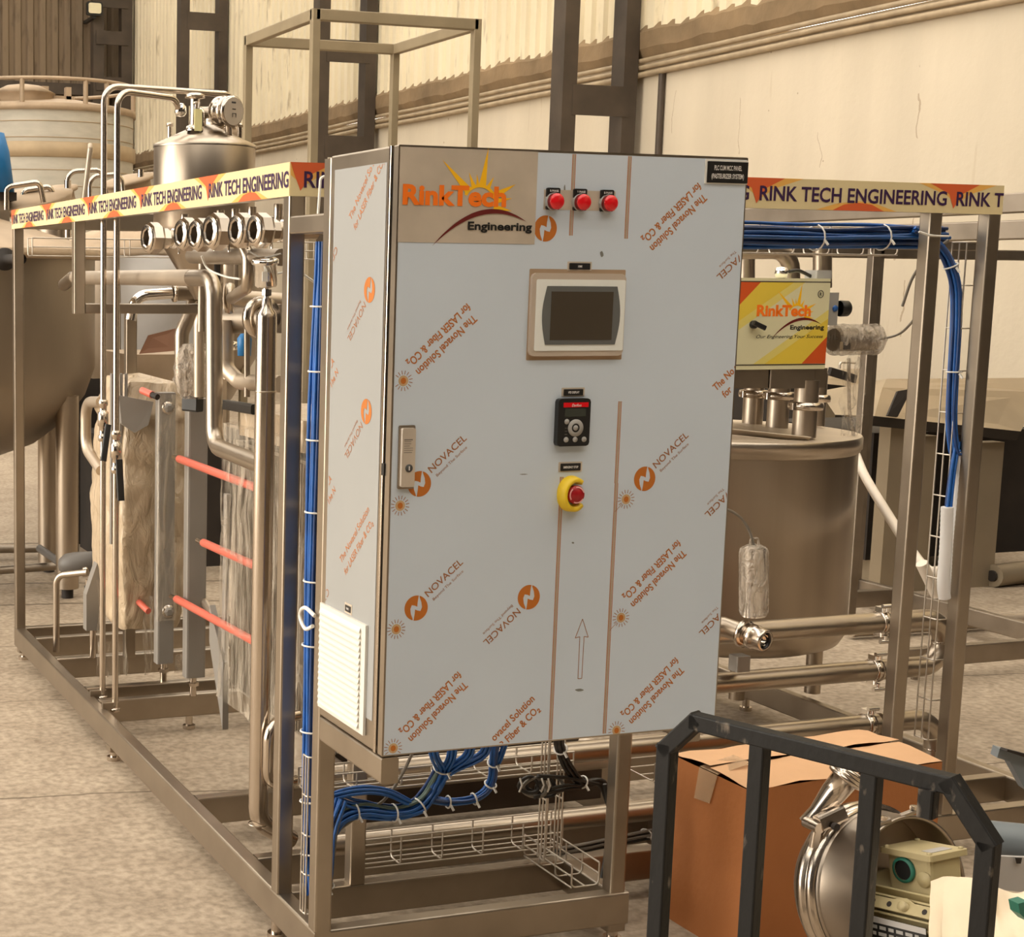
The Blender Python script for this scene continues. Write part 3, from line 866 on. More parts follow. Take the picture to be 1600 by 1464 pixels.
for x, y in ((.03, 3.50), (.02, 2.07), (.02, .60), (.79, .345), (.373, 2.35), (.02, .34), (2.44, 3.5), (2.44, 2.0), (2.44, .2), (2.44, -1.4), (1.2, 1.3), (1.985, .57), (1.8, .57)):
    skid('foot', MB().cyl((x, y, .012), (x, y, B0 + .01), .013, POLISH, 12).cyl((x, y, 0), (x, y, .014), .022, POLISH, 14))
for a, b, c, d in ((0, .045, 2.05, 2.095), (.005, .05, 3.475, 3.52), (.765, .813, .325, .362)): skid('foot_sleeve', MB().rbox(a, b, c, d, .032, .052, STEEL, .004))

# printed name bands
Z0, Z1, PER = 1.761, 1.8355, .6059


def name_band(o, xd, L, first, bold, TW):
    """band of length L from o along xd; lettering repeats every PER from `first`"""
    o = Vector(o); xd = Vector(xd); nrm = Vector((0, 0, 1)).cross(xd) * -1
    H = Z1 - Z0
    mb = MB()

    def P(a, b, h): return o + xd * min(max(a, 0), L) + Vector((0, 0, b * H)) + nrm * h
    mb.plate([P(0, 0, 0), P(L, 0, 0), P(L, 1, 0), P(0, 1, 0)], nrm * .0015, BAND)
    k = first - PER
    while k < L:
        def quad(pts, h, M):
            if all(q[0] <= 0 for q in pts) or all(q[0] >= L for q in pts): return
            mb.poly([P(a, b, h) for a, b in pts], M)
        c = k - .012
        # thin red curl falling at the start of the line, broad red fan above it
        quad([(c - .11, 1), (c + .14, 1), (c + .055, .66), (c + .012, .30), (c - .02, .62)], .0019, BANDO)
        quad([(c - .075, 1), (c + .085, 1), (c + .03, .66), (c + .004, .16), (c - .012, .66)], .0022, BANDR)
        c = k + .30
        quad([(c - .13, 0), (c + .12, 0), (c + .055, .24), (c, .33), (c - .07, .22)], .0019, BANDO)
        quad([(c - .08, 0), (c + .08, 0), (c + .04, .22), (c, .27), (c - .045, .20)], .0022, BANDR)
        s = 'RINK TECH ENGINEERING'
        vs, fs, TL = text_shape(s, bold)
        sx, sy = TW / TL, .49 * H / CAP
        pts = [P(k + a * sx, .27 + b * sy / H, .0026) for a, b in vs]
        keep = [f for f in fs if all(.0 < k + vs[i][0] * sx < L for i in f)]
        mb.add(pts, keep, BANDT)
        k += PER
    return mb.build('name_band', SK, label='printed cream name band with red fans and dark lettering')


# left band reads from the far end towards the front corner
nR = .551 - .0539 + 5 * PER
LB = 3.549 - .5515
name_band((0, 3.549, Z0), (0, -1, 0), LB, 3.549 - nR, .020, .548)
name_band((0.0, .5515, Z0), (1, 0, 0), 2.004, .0327, .020, .575)
# ================================================================== PIPES, LEFT SIDE
def pipe(name, label, pts, r, M=None, R=.06, group=None, extra=None, cat='pipe', n=16):
    M = M or PIPEST
    mb = MB(); path = fillet(pts, R); mb.tube(path, r, M, n)
    for i, rr in (extra or []):          # weld rings near path corners
        pass
    p = min((Vector(q) for q in pts), key=lambda q: q.z)
    o = mb.build(name); o['label'] = label; o['category'] = cat
    if group: o['group'] = group
    return o


# degasser vessel
DX, DY, DR = .458, 2.5, .176
t = thing('degasser_vessel', (DX, DY, 1.5), 'round steel vessel with conical top above the left name band', 'vessel')
m = MB(); m.lathe([(.03, 1.50), (.06, 1.55), (DR - .01, 1.72), (DR, 1.75), (DR, 2.022), (DR - .004, 2.03)], (DX, DY, 0), STEELV, n=48); m.build('shell', t)
m = MB(); m.lathe([(DR + .002, 2.02), (DR + .002, 2.03), (.05, 2.088), (.03, 2.098), (0, 2.10)], (DX, DY, 0), PIPEST, n=48); m.build('cone_top', t)
m = MB()
p = Vector((DX - .06, DY - .07, 2.07)); m.cyl(p, p + Vector((0, 0, .11)), .017, POLISH, 16); m.lathe([(.017, 0), (.034, .004), (.034, .014), (.02, .02)], p + Vector((0, 0, .105)), POLISH, n=20); m.lathe([(.03, 0), (.03, .014), (.018, .02)], p, POLISH, n=20)
m.build('nozzle', t)
m = MB(); p = Vector((DX - .02, DY - .03, 2.09)); m.tube(fillet([p, p + Vector((0, 0, .05)), p + Vector((-.03, 0, .05))], .02), .015, CHROME, 12); m.build('elbow_valve', t)
for k, (dx, dy) in enumerate(((.11, -.05), (.10, .08), (-.12, .02))):
    m = MB(); p = Vector((DX + dx, DY + dy, 2.045)); m.cyl(p, p + Vector((0, 0, .05)), .008, POLISH, 10); m.lathe([(0, 0), (.012, 0), (.012, .012), (0, .014)], p + Vector((0, 0, .045)), POLISH, n=12); m.build('stub', t)
m = MB(); p = at(310, 188, y=DY - .1); m.rbox(p.x - .013, p.x + .013, p.y, p.y + .006, p.z - .035, p.z + .038, TAG, .003, 'y'); m.tube([p + Vector((.0, 0, .04)), p + Vector((.004, 0, .06))], .003, WIRE, 6); m.build('tag', t, label='pale yellow paper tag')
m = MB(); p = at(306, 163, y=DY - .09); m.cyl(at(305, 180, y=DY - .09), p, .004, POLISH, 8); m.lathe([(0, 0), (.008, .003), (.008, .008), (0, .012)], p, POLISH, n=10); m.build('gauge_stem', t)

# round gauge head
g = at(360, 174, y=DY - .12); ax = Vector((.42, -.90, -.06)).normalized()
t = thing('gauge_head', g - Vector((0, 0, .1)), 'round dial gauge head on the vessel top, face turned to the camera', 'gauge')
m = MB(); m.lathe([(.0, -.062), (.045, -.062), (.05, -.055), (.052, -.03), (.048, -.028), (.048, .0), (.052, .002), (.052, .012), (.046, .016)], g, POLISH, ax, n=40); m.build('case', t)
m = MB(); m.lathe([(.046, .0155), (0, .017)], g, BAREPL, ax, n=32); sx = Vector((0, 0, 1)).cross(ax).normalized() * -1; up = ax.cross(sx) * -1
f = g + ax * .0178
up = Vector((0, 0, 1)); sx = up.cross(ax).normalized()
m.plate([f + sx * -.008 + up * .006, f + sx * .008 + up * .006, f + sx * .008 + up * .009, f + sx * -.008 + up * .009], ax * .0006, BLACK)
m.plate([f + sx * -.008 + up * -.02, f + sx * -.006 + up * -.02, f + sx * -.006 + up * -.006, f + sx * -.008 + up * -.006], ax * .0006, BLACK)
m.plate([f + sx * .008 + up * -.02, f + sx * .010 + up * -.02, f + sx * .010 + up * -.006, f + sx * .008 + up * -.006], ax * .0006, BLACK)
m.plate([f + sx * -.008 + up * -.008, f + sx * .01 + up * -.008, f + sx * .01 + up * -.006, f + sx * -.008 + up * -.006], ax * .0006, BLACK)
m.plate([f + sx * -.012 + up * .026, f + sx * .008 + up * .026, f + sx * .008 + up * .032, f + sx * -.012 + up * .032], ax * .0006, RUBBER)
m.build('face', t)
m = MB(); a = g - ax * .05; m.tube(fillet([a, a + Vector((-.05, .1, .0)), a + Vector((-.07, .12, -.12))], .04), .02, PIPEST, 14); m.cyl(g + Vector((0, .02, -.04)), g + Vector((0.01, .03, -.12)), .012, POLISH, 12); m.build('neck', t)
m = MB(); c2 = at(338, 193, y=DY + .1); m.lathe([(0, -.02), (.03, -.02), (.033, .0), (.033, .03), (.028, .034), (0, .034)], c2, POLISH, (-.5, -.8, .2), n=24); m.lathe([(.02, 0), (.03, .05), (.02, .07)], c2 + Vector((.02, .02, -.02)), DUST, (1, 0, -.3), n=16); m.build('side_sensor', t)

# two slim tubes rising past the band and over to the vessel
for k, (xa, ya, pts_top, lab, bot) in enumerate((
        (.07, 2.40, ((183, 139), (353, 147)), 'left and taller of the two slim steel tubes passing behind the name band', (165, 1080)),
        (.07, 2.235, ((196, 146), (274, 154)), 'right and lower of the two slim steel tubes passing behind the name band', (182, 1103)))):
    zt = at(pts_top[0][0], pts_top[0][1] - 8 + 4, y=ya).z
    e = at(*pts_top[1], y=ya + .12)
    t = thing('slim_tube', (xa, ya, .12), lab, 'pipe', 'slim tubes over the vessel')
    path = [(xa, ya, .12), (xa, ya, zt), e]
    if k == 1: path += [at(281, 176, y=ya + .14)]
    else: path += [e + Vector((.06, .05, -.02)), e + Vector((.06, .08, -.1))]
    m = MB(); m.tube(fillet(path, .055), .0108, POLISH, 12); m.build('tube', t)
    m = MB(); zv = 1.09 if k == 0 else 1.0
    m.lathe([(.012, 0), (.017, .004), (.017, .02), (.013, .024), (.013, .05), (.019, .055), (.019, .10), (.013, .104), (.013, .12), (.017, .124), (.017, .14), (.011, .144)], (xa, ya, zv - .07), POLISH, n=12); m.build('ball_valve', t)
    m = MB()
    if k == 0: m.bar((xa + .01, ya - .03, zv - .01), (xa - .015, ya - .06, zv - .13), .022, .012, BLACK, .005, (0, 1, 0))
    else: m.bar((xa + .002, ya - .03, zv - .02), (xa + .004, ya - .05, zv - .155), .024, .012, BLACK, .005, (0, 1, 0))
    m.build('lever', t, label='black lever handle')
    m = MB(); m.rbox(xa - .045, xa + .012, ya - .008, ya + .008, .125, .15, STEEL, .002, 'x'); m.lathe([(.011, 0), (.017, .003), (.017, .012), (.011, .015)], (xa, ya, .115), POLISH, n=12); m.build('clip', t)
    if k == 1:
        m = MB(); q = at(282, 176, y=ya + .14); m.lathe([(.011, .03), (.018, .02), (.02, .0), (.014, -.012), (0, -.014)], q, CHROME, n=16); m.build('end_union', t)

# row of pipe unions under the band
US = ((238, 372, .95, 'farthest left of the row of pipe unions under the name band, standing apart'),
      (291, 366, 1.0, 'second pipe union from the left under the name band'),
      (313, 367, 1.0, 'third pipe union from the left under the name band, between two larger ones'),
      (338, 362, 1.12, 'fourth pipe union from the left under the band, open end in front of a tee'),
      (377, 360, 1.05, 'fifth pipe union from the left under the band, above a bent pipe'),
      (406, 360, 1.05, 'rightmost pipe union under the band, with hanging drain cock'))
for k, (u, v, s, lab) in enumerate(US):
    c = at(u, v, x=.05)
    ax = Vector((1, .12, 0)).normalized(); s *= .80 * (CAM_POS - c).length / 4.6 + .05
    t = thing('pipe_union', c - Vector((0, 0, .05 * s)), lab, 'fitting', 'pipe unions under the band')
    m = MB()
    prof = [(.030, -.022), (.034, -.026), (.040, -.024), (.052, -.016), (.056, -.01), (.056, .022), (.048, .032), (.036, .036), (.036, .06), (.03, .062)]
    m.lathe([(r * s, h * s) for r, h in prof], c, POLISH, ax, n=8, smooth=False)
    m.lathe([(.030 * s, -.022 * s), (.044 * s, -.0265 * s), (.050 * s, -.02 * s)], c, POLISH, ax, n=28)
    m.build('nut', t)
    m = MB(); m.lathe([(.030 * s, -.022 * s), (.029 * s, .0), (.027 * s, .12 * s), (0, .121 * s)], c, STEELD, ax, n=24); m.build('liner', t)
    m = MB(); e = c + ax * .06 * s
    m.tube([e, e + ax * .05, e + ax * .11], [.030 * s, .026 * s, .026 * s], PIPEST, 18)
    m.build('body', t)
    m = MB(); b = c + ax * .105; m.cyl(b, Vector((b.x, b.y, 1.765)), .012, POLISH, 12); m.build('riser', t)
    m = MB(); m.lathe([(.027 * s, 0), (.036 * s, .003), (.036 * s, .013), (.027 * s, .016)], e + ax * .012, CHROME, ax, n=24); m.bar(e + ax * .02 + Vector((0, -.036, .005)), e + ax * .02 + Vector((.004, -.04, -.045)), .006, .006, CHROME, .002, (1, 0, 0)); m.build('clamp', t)
    if k == 5:
        m = MB(); m.cyl(b, b + Vector((0, 0, -.09)), .007, CHROME, 10); m.lathe([(.007, 0), (.012, .005), (.012, .025), (.007, .03)], b + Vector((0, -.0, -.075)), POLISH, n=12); m.build('drain_cock', t)

# main horizontal pipe with two elbows
pipe('main_pipe', 'thick dusty pipe running level below the unions, turning down and then to the standpipe',
     [at(100, 445, x=.17), at(113, 434, x=.16), at(334, 434, x=.16), at(335, 697, x=.16), at(414, 728, x=.12)], .0245, PIPEST, .062)
m = MB()
a = at(118, 434, x=.16); b = at(300, 434, x=.16); m.tube([a, b], .0252, TANPIPE, 18)
o = m.build('pipe_sleeve'); o['label'] = 'brown dusty sleeve on the level part of the thick pipe'; o['category'] = 'pipe'
# standpipe
t = thing('standpipe', (.07, .86, .17), 'bright vertical standpipe beside the front corner post, full height of the skid', 'pipe')
sx_, sy_ = .068, .86
m = MB(); zt = at(413, 482, y=sy_).z
m.tube(fillet([(sx_, sy_, zt - .02), (sx_, sy_, .20), (sx_ + .10, sy_ + .02, .13)], .07), .0255, POLISH, 20)
m.lathe([(.0255, 0), (.024, .014), (.014, .028), (.012, .05)], (sx_, sy_, zt - .025), POLISH, n=20)
for z in (1.30, .19): m.lathe([(.0257, 0), (.0264, .001), (.0264, .003), (.0257, .004)], (sx_, sy_, z), PIPEST, n=20)
m.build('tube', t)
m = MB(); za, zb = at(413, 1120, y=sy_).z, at(413, 1222, y=sy_).z
m.tube(fillet([(sx_ + .1, sy_ - .01, za), (sx_ + .005, sy_ - .05, za), (sx_ + .005, sy_ - .05, zb), (sx_ + .1, sy_ - .01, zb)], .05, 8), .014, POLISH, 14); m.build('bypass_loop', t)
m = MB(); c = at(413, 490, y=sy_ + .05); m.lathe([(.03, -.01), (.052, -.01), (.054, 0), (.052, .01), (.03, .01)], c + Vector((.0, .02, -.01)), POLISH, (.25, -1, 0), n=28); m.build('flange', t)
# pressure transmitter on top
c = at(415, 427, y=sy_)
t = thing('pressure_transmitter', (c.x, c.y, zt + .02), 'shiny chrome cup shaped transmitter on top of the standpipe', 'sensor')
ax = Vector((-.1, -.15, 1)).normalized()
m = MB(); m.lathe([(0, -.032), (.026, -.032), (.029, -.028), (.029, .022), (.033, .024), (.033, .034), (.03, .036), (0, .036)], c, CHROME, ax, n=32); m.build('case', t)
m = MB(); m.cyl((sx_, sy_, zt + .02), c - ax * .03, .007, CHROME, 10); m.lathe([(.007, 0), (.012, .002), (.012, .016), (.007, .018)], (sx_, sy_, zt + .03), CHROME, n=8, smooth=False); m.build('stem', t)
m = MB(); f = c + Vector((-.012, -.030, -.008)); m.rbox(f.x - .008, f.x + .006, f.y - .001, f.y + .002, f.z - .012, f.z + .012, WHITE, .002, 'y'); m.build('sticker', t)
m = MB(); m.tube(smooth_path([c + Vector((.03, 0, 0)), c + Vector((.09, .02, .005)), c + Vector((.15, .05, -.02))]), .003, WHITE, 6); m.build('wire', t)
# more pipes behind
pipe('bent_pipe', 'polished bend hanging from the fifth union down to a round flange', [at(377, 375, x=.13), at(388, 400, x=.14), at(388, 448, x=.14), at(362, 466, x=.2)], .017, PIPEST, .05)
m = MB(); c = at(359, 466, x=.22); m.lathe([(.02, -.012), (.042, -.012), (.046, 0), (.042, .012), (.02, .012)], c, PIPEST, (1, -.5, 0), n=28); m.cyl(c, c + Vector((.2, .05, -.01)), .025, TANPIPE, 16)
o = m.build('pipe_flange'); o['label'] = 'round clamp flange at the foot of the polished bend'; o['category'] = 'fitting'
pipe('riser_pipe', 'bent riser pipe left of the main elbow, its top leaning right', [at(284, 640, y=2.66), at(284, 520, y=2.66), at(298, 488, y=2.66), at(306, 462, y=2.68)], .0265, PIPEST, .06)
pipe('riser_pipe', 'short bent riser just behind the thick vertical pipe', [at(311, 620, y=1.95), at(311, 500, y=1.95), at(330, 476, y=1.95), at(360, 470, y=2.0)], .017, TANPIPE, .05)
t = thing('polished_elbow', at(212, 480, y=2.65), 'polished elbow with flanged end resting above the hanging bracket', 'pipe')
m = MB(); m.tube(fillet([at(204, 500, y=2.65), at(212, 462, y=2.65), at(268, 458, y=2.65)], .06), .020, CHROME, 16); m.build('tube', t)
m = MB(); m.lathe([(.02, 0), (.032, .002), (.032, .012), (.02, .014)], at(270, 458, y=2.65), POLISH, (1, 0, 0), n=24); m.cyl(at(274, 458, y=2.65), at(318, 458, y=2.65), .027, STEELD, 16); m.build('flange', t)
for u0, u1, v0, v1, yy, lab in ((198, 214, 490, 640, 2.9, 'square tube post seen between the slim tubes and the riser pipe'),):
    p, q = at(u0, v0, y=yy), at(u1, v1, y=yy)
    m = MB(); m.rbox(p.x, q.x, yy, yy + .04, .13, p.z, STEEL, .004); o = m.build('square_post'); o['label'] = lab; o['category'] = 'post'
pipe('tan_pipe', 'dull level pipe passing behind the standpipe at mid height', [at(352, 500, y=1.7), at(352, 575, y=1.7), at(374, 597, y=1.65), at(440, 600, y=1.3)], .024, TANPIPE, .05)
pipe('valve_pipe', 'dusty vertical pipe with a clamp right of the thick vertical pipe', [at(357, 400, y=1.75), at(357, 592, y=1.75)], .0175, TANPIPE)
m = MB(); c = at(357, 540, y=1.75); m.lathe([(.018, -.014), (.028, -.012), (.028, .012), (.018, .014)], c, CHROME, n=20); o = m.build('pipe_clamp'); o['label'] = 'shiny clamp ring on the dusty vertical pipe'; o['category'] = 'fitting'
pipe('manifold_header', 'level header pipe behind the row of unions', [at(300, 400, y=1.65), at(440, 402, y=1.0)], .022, STEELD)
pipe('cross_header', 'dull level pipe behind the main elbow at the height of the round flange', [at(345, 500, y=1.8), at(440, 498, y=1.5)], .042, STEELD)
m = MB(); c = at(340, 390, y=1.85); m.lathe([(.03, -.012), (.05, -.01), (.05, .006), (.03, .01)], c, STEELD, n=24); m.cyl(c, c + Vector((0, 0, -.30)), .01, DARKIN, 10); m.cyl(c + Vector((-.05, 0, -.0)), c + Vector((-.05, 0, -.25)), .012, STEELD, 10); m.cyl(c + Vector((.06, 0, -.0)), c + Vector((.06, 0, -.25)), .010, STEELD, 10)
o = m.build('valve_actuator'); o['label'] = 'dark valve stem assembly under the middle unions'; o['category'] = 'valve'
m = MB(); c = at(398, 540, y=1.6); m.lathe([(0, -.03), (.02, -.03), (.022, .02), (.012, .035), (0, .036)], at(382, 540, y=1.6), BLUEM, n=16); m.cyl(at(386, 500, y=1.55), at(386, 620, y=1.55), .009, STEELD, 10)
o = m.build('blue_fitting'); o['label'] = 'small blue fitting glimpsed left of the standpipe'; o['category'] = 'fitting'
m = MB(); m.tube(smooth_path([at(388, 392, y=1.0), at(410, 402, y=.9), at(440, 396, y=.8)]), .0025, GREYC, 6); m.tube(smooth_path([at(315, 400, y=1.4), at(325, 420, y=1.4), at(352, 432, y=1.3), at(375, 436, y=1.2)]), .003, WHITE, 6)
o = m.build('signal_wire'); o['label'] = 'thin pale signal wires drooping between the unions'; o['category'] = 'cable'

# drain pipe at far left
t = thing('drain_pipe', (.10, 3.2, .1), 'thin bent drain pipe standing inside the far left corner of the skid', 'pipe')
m = MB(); m.tube(fillet([at(88, 1018, x=.1), at(88, 899, x=.1), at(137, 894, x=.2)], .045), .0135, PIPEST, 12); m.build('tube', t)
m = MB(); c = at(128, 894, x=.19); m.lathe([(.014, 0), (.02, .003), (.02, .02), (.014, .024)], c, POLISH, (1, 0, 0), n=10); c2 = at(136, 905, x=.2); m.cyl(c2, c2 + Vector((0, 0, -.06)), .007, POLISH, 8); m.build('valve', t)
m = MB(); c2 = at(136, 935, x=.19); m.rbox(c2.x - .011, c2.x + .011, c2.y - .01, c2.y + .01, c2.z - .055, c2.z + .05, BLACK, .008); m.build('lever', t)
m = MB(); a = at(108, 882, x=.2); b = at(150, 880, x=.3); m.lathe([(0, -.045), (.025, -.04), (.045, -.015), (.05, .02), (.05, .16), (0, .16)], a, DARKRUB, b - a, n=24)
o = m.build('grey_elbow_cap'); o['label'] = 'dark grey rounded pipe end left of the wrapped heat exchanger'; o['category'] = 'fitting'
pipe('u_tube', 'tan bent tube looping out at the left of the wrapped heat exchanger', [at(158, 628, x=.2), at(134, 628, x=.19), at(134, 700, x=.19), at(158, 735, x=.2)], .021, TANPIPE, .07)


# ================================================================== PLATE HEAT EXCHANGERS
def wrapped(mb, x0, x1, y0, y1, z0, z1, M, amp, seed, nx=14, nz=26, taper=None):
    """closed wrinkled sleeve of plastic film around a box"""
    ring = []
    per = [(x0, y0), (x1, y0), (x1, y1), (x0, y1)]
    for i in range(4):
        a, b = Vector(per[i]), Vector(per[(i + 1) % 4])
        for k in range(nx): ring.append(a.lerp(b, k / nx))
    cen = Vector(((x0 + x1) / 2, (y0 + y1) / 2))
    N = len(ring)
    vs, fs = [], []
    for j in range(nz + 1):
        q = j / nz
        z = z0 + (z1 - z0) * q
        sc = taper(q) if taper else 1
        for p in ring:
            d = p - cen
            nn = d.normalized()
            P3 = Vector((p.x * 3.0, p.y * 3.0, z * 3.0 + seed))
            w_ = noise.noise(P3) + .6 * noise.noise(Vector((p.x * 9 + z * 5, p.y * 9, z * 12 + seed))) + .35 * noise.noise(Vector((p.x * 26, p.y * 26 + z * 9, z * 30 + seed)))
            vs.append((cen.x + d.x * sc + nn.x * amp * w_, cen.y + d.y * sc + nn.y * amp * w_, z + amp * .6 * noise.noise(Vector((p.x * 7, p.y * 7, seed + 9 * (j in (0, nz)))))))
    for j in range(nz):
        for i in range(N): fs.append((j * N + i, j * N + (i + 1) % N, (j + 1) * N + (i + 1) % N, (j + 1) * N + i))
    mb.add(vs, fs, M, True)
    mb.add([vs[nz * N + i] for i in range(N)] + [(cen.x, cen.y, z1 + amp)], [(i, (i + 1) % N, N) for i in range(N)], M, True)


t = thing('heat_exchanger', (.31, 2.85, .13), 'left plate heat exchanger bundled in wrinkled tan plastic', 'heat exchanger')
m = MB(); m.rbox(.25, .42, 2.68, 2.98, .42, 1.15, PLATES, .01); m.build('plate_pack', t)
tp = lambda q: .86 + .22 * math.sin(min(1, q * 1.15) * PI) ** .5 if q < .86 else 1.0 - (q - .86) * 2.2
m = MB(); wrapped(m, .205, .44, 2.60, 3.04, .30, 1.20, WRAP, .026, 3.0, 16, 44, tp); m.build('plastic_wrap', t, label='wrinkled tan plastic wrapping')
m = MB()
for k, (u0, v0, u1, v1) in enumerate(((150, 905, 160, 1075), (160, 1000, 195, 1060), (222, 930, 236, 1050), (270, 1020, 282, 1080))):
    a, b = at(u0, v0, y=2.62), at(u1, v1, y=2.62)
    vs, fs = [], []
    for i in range(9):
        for j in range(5):
            x = a.x + (b.x - a.x) * j / 4; z = a.z + (b.z - a.z) * i / 8
            vs.append((x + .012 * noise.noise(Vector((z * 9, j, k))), 2.6 + .03 * noise.noise(Vector((x * 20, z * 8, k))), max(.14, z)))
    for i in range(8):
        for j in range(4): fs.append((i * 5 + j, i * 5 + j + 1, i * 5 + 6 + j, i * 5 + 5 + j))
    m.add(vs, fs, WRAPC, True)
m.build('loose_film', t, label='loose clear film hanging at the bottom')
px = at(258, 800, y=2.52).x
m = MB(); m.rbox(px - .032, px + .032, 2.50, 2.55, .20, 1.175, GREYST, .008); m.build('support_column', t)
for v in (637, 955):
    m = MB(); c = at(263, v, y=2.498); m.lathe([(0, 0), (.017, 0), (.017, .012), (.010, .016), (0, .016)], c, GREYST, (0, -1, 0), n=6, smooth=False); m.lathe([(0.012, .0), (.024, 0), (.024, .003), (0, .004)], c, POLISH, (0, -1, 0), n=16)
    m.build('bolt', t)
m = MB(); m.cyl((px, 2.525, .13), (px, 2.525, .20), .012, POLISH, 10); m.lathe([(.02, 0), (.02, .012), (.012, .014)], (px, 2.525, .165), POLISH, n=6, smooth=False); m.build('foot', t)
m = MB(); a = at(146, 975, y=2.93); m.plate([(a.x - .03, 2.92, .24), (a.x + .02, 2.92, .24), (a.x + .02, 2.92, .48), (a.x + .012, 2.92, .5), (a.x - .03, 2.92, .38)], (0, .05, 0), GREYST); m.cyl((a.x, 2.94, .13), (a.x, 2.94, .25), .012, POLISH, 10); m.build('foot_plate', t)
m = MB(); m.cyl(at(210, 934, y=2.64), at(232, 955, y=2.54), .012, REDROD, 10); m.build('tie_rod', t, label='red sleeved tie rod')
m = MB(); a, b = at(222, 610, y=2.56), at(238, 617, y=2.5); m.cyl(a, b, .013, REDROD, 10); m.cyl(b, b + (b - a) * .5, .011, DARKIN, 8); m.build('tie_rod', t, label='red sleeved tie rod')
a, b, c_, d = at(186, 618, y=2.58), at(240, 628, y=2.56), at(232, 664, y=2.56), at(190, 662, y=2.58)
m = MB(); m.plate([a, b, c_, (c_ + d) / 2 + Vector((0, 0, -.03)), d], (0, .03, 0), GREYST); m.build('end_plate', t)
# clear film around the column
m = MB()
vs, fs = [], []
for i in range(28):
    z = .36 + i * .03
    for j in range(9):
        a_ = PI * (j / 8)
        sq = lambda q: math.copysign(abs(q) ** .4, q)
        vs.append((px - .037 * sq(math.cos(a_)) * (1 + .04 * noise.noise(Vector((z * 9, j, 1)))) , 2.506 - .012 * sq(math.sin(a_)) - .010 * abs(noise.noise(Vector((z * 17, j * .7, 8)))), z))
for i in range(27):
    for j in range(8): fs.append((i * 9 + j, i * 9 + j + 1, i * 9 + 10 + j, i * 9 + 9 + j))
m.add(vs, fs, WRAPC, True); m.build('clear_film', t, label='shiny clear film on the column')
m = MB()
for k in range(4): m.rbox(.165 + k * .018, .172 + k * .018, 2.64, 2.66, .62, 1.235, GREYST, .002)
m.build('frame_plate', t)

t = thing('heat_exchanger', (.42, 1.6, .13), 'right plate heat exchanger under clear film, red rods sticking out', 'heat exchanger')
m = MB(); m.rbox(.33, .56, 1.22, 1.80, .30, 1.08, PLATES, .008)
for k in range(40):
    y = 1.225 + k * .0145; m.box(.324, .57, y, y + .006, .31, 1.07, STEELD)
m.build('plate_pack', t)
m = MB(); wrapped(m, .305, .59, 1.18, 1.86, .25, 1.13, WRAPC, .014, 11.0, 18, 40); m.build('clear_film', t, label='clear stretch film with vertical pleats')
m = MB(); wrapped(m, .33, .56, 1.25, 1.75, 1.10, 1.19, WRAP, .014, 21.0, 10, 6); m.build('top_wrap', t)
p2 = at(306, 800, y=2.30).x
m = MB(); m.rbox(p2 - .036, p2 + .036, 2.28, 2.33, .20, 1.17, GREYST, .008); m.build('support_column', t)
m = MB(); m.cyl((p2, 2.31, .13), (p2, 2.31, .20), .012, POLISH, 10); m.lathe([(.02, 0), (.02, .012), (.012, .014)], (p2, 2.31, .165), POLISH, n=6, smooth=False); m.build('foot', t)
m = MB(); m.rbox(.33, .345, 1.87, 1.90, .2, .9, GREYST, .004); m.plate([(.32, 1.85, .14), (.32, 1.99, .40), (.32, 1.99, .52), (.32, 1.85, .36)], (.02, 0, 0), GREYST); m.build('frame_foot', t)
for (u0, v0, u1, v1) in ((280, 717, 408, 765), (318, 848, 408, 888), (276, 936, 408, 1008)):
    a, b = at(u0, v0, x=.318), at(u1, v1, x=.318)
    m = MB(); m.cyl(a, b, .0135, REDROD, 12); m.build('tie_rod', t, label='red sleeved tie rod')
    m = MB(); d = (a - b).normalized(); m.cyl(a, a + d * .06, .009, POLISH, 10); m.build('rod_tip', t)
m = MB(); m.cyl((p2 + .03, 2.30, .47), (p2 + .0, 1.9, .40), .014, TANPIPE, 10); m.build('guide_bar', t)
m = MB(); c = at(305, 580, y=2.2)
vs, fs = [], []
for i in range(10):
    for j in range(12):
        a_ = 2 * PI * j / 12; r = (.045 + .03 * math.sin(i / 9 * PI)) * (1 + .35 * noise.noise(Vector((i * .7, math.cos(a_) * 1.5, math.sin(a_) * 1.5))))
        vs.append((c.x + r * math.cos(a_), c.y + r * math.sin(a_), c.z + .09 - i * .02))
for i in range(9):
    for j in range(12): fs.append((i * 12 + j, i * 12 + (j + 1) % 12, i * 12 + 12 + (j + 1) % 12, i * 12 + 12 + j))
m.add(vs, fs, WRAPS, True); m.add(vs[:12], [tuple(range(12))], WRAPS)
bag = m
o = bag.build('film_bag'); o['label'] = 'crumpled clear film bag beside the thick vertical pipe'; o['category'] = 'plastic film'
m = MB(); m.bar(at(290, 630, y=2.25), at(312, 632, y=2.2), .04, .05, BLACK, .006); m.build('black_cap', t)
m = MB(); m.bar(at(352, 632, y=1.9), at(400, 640, y=1.5), .03, .03, BLACK, .006); m.build('black_bar', t)
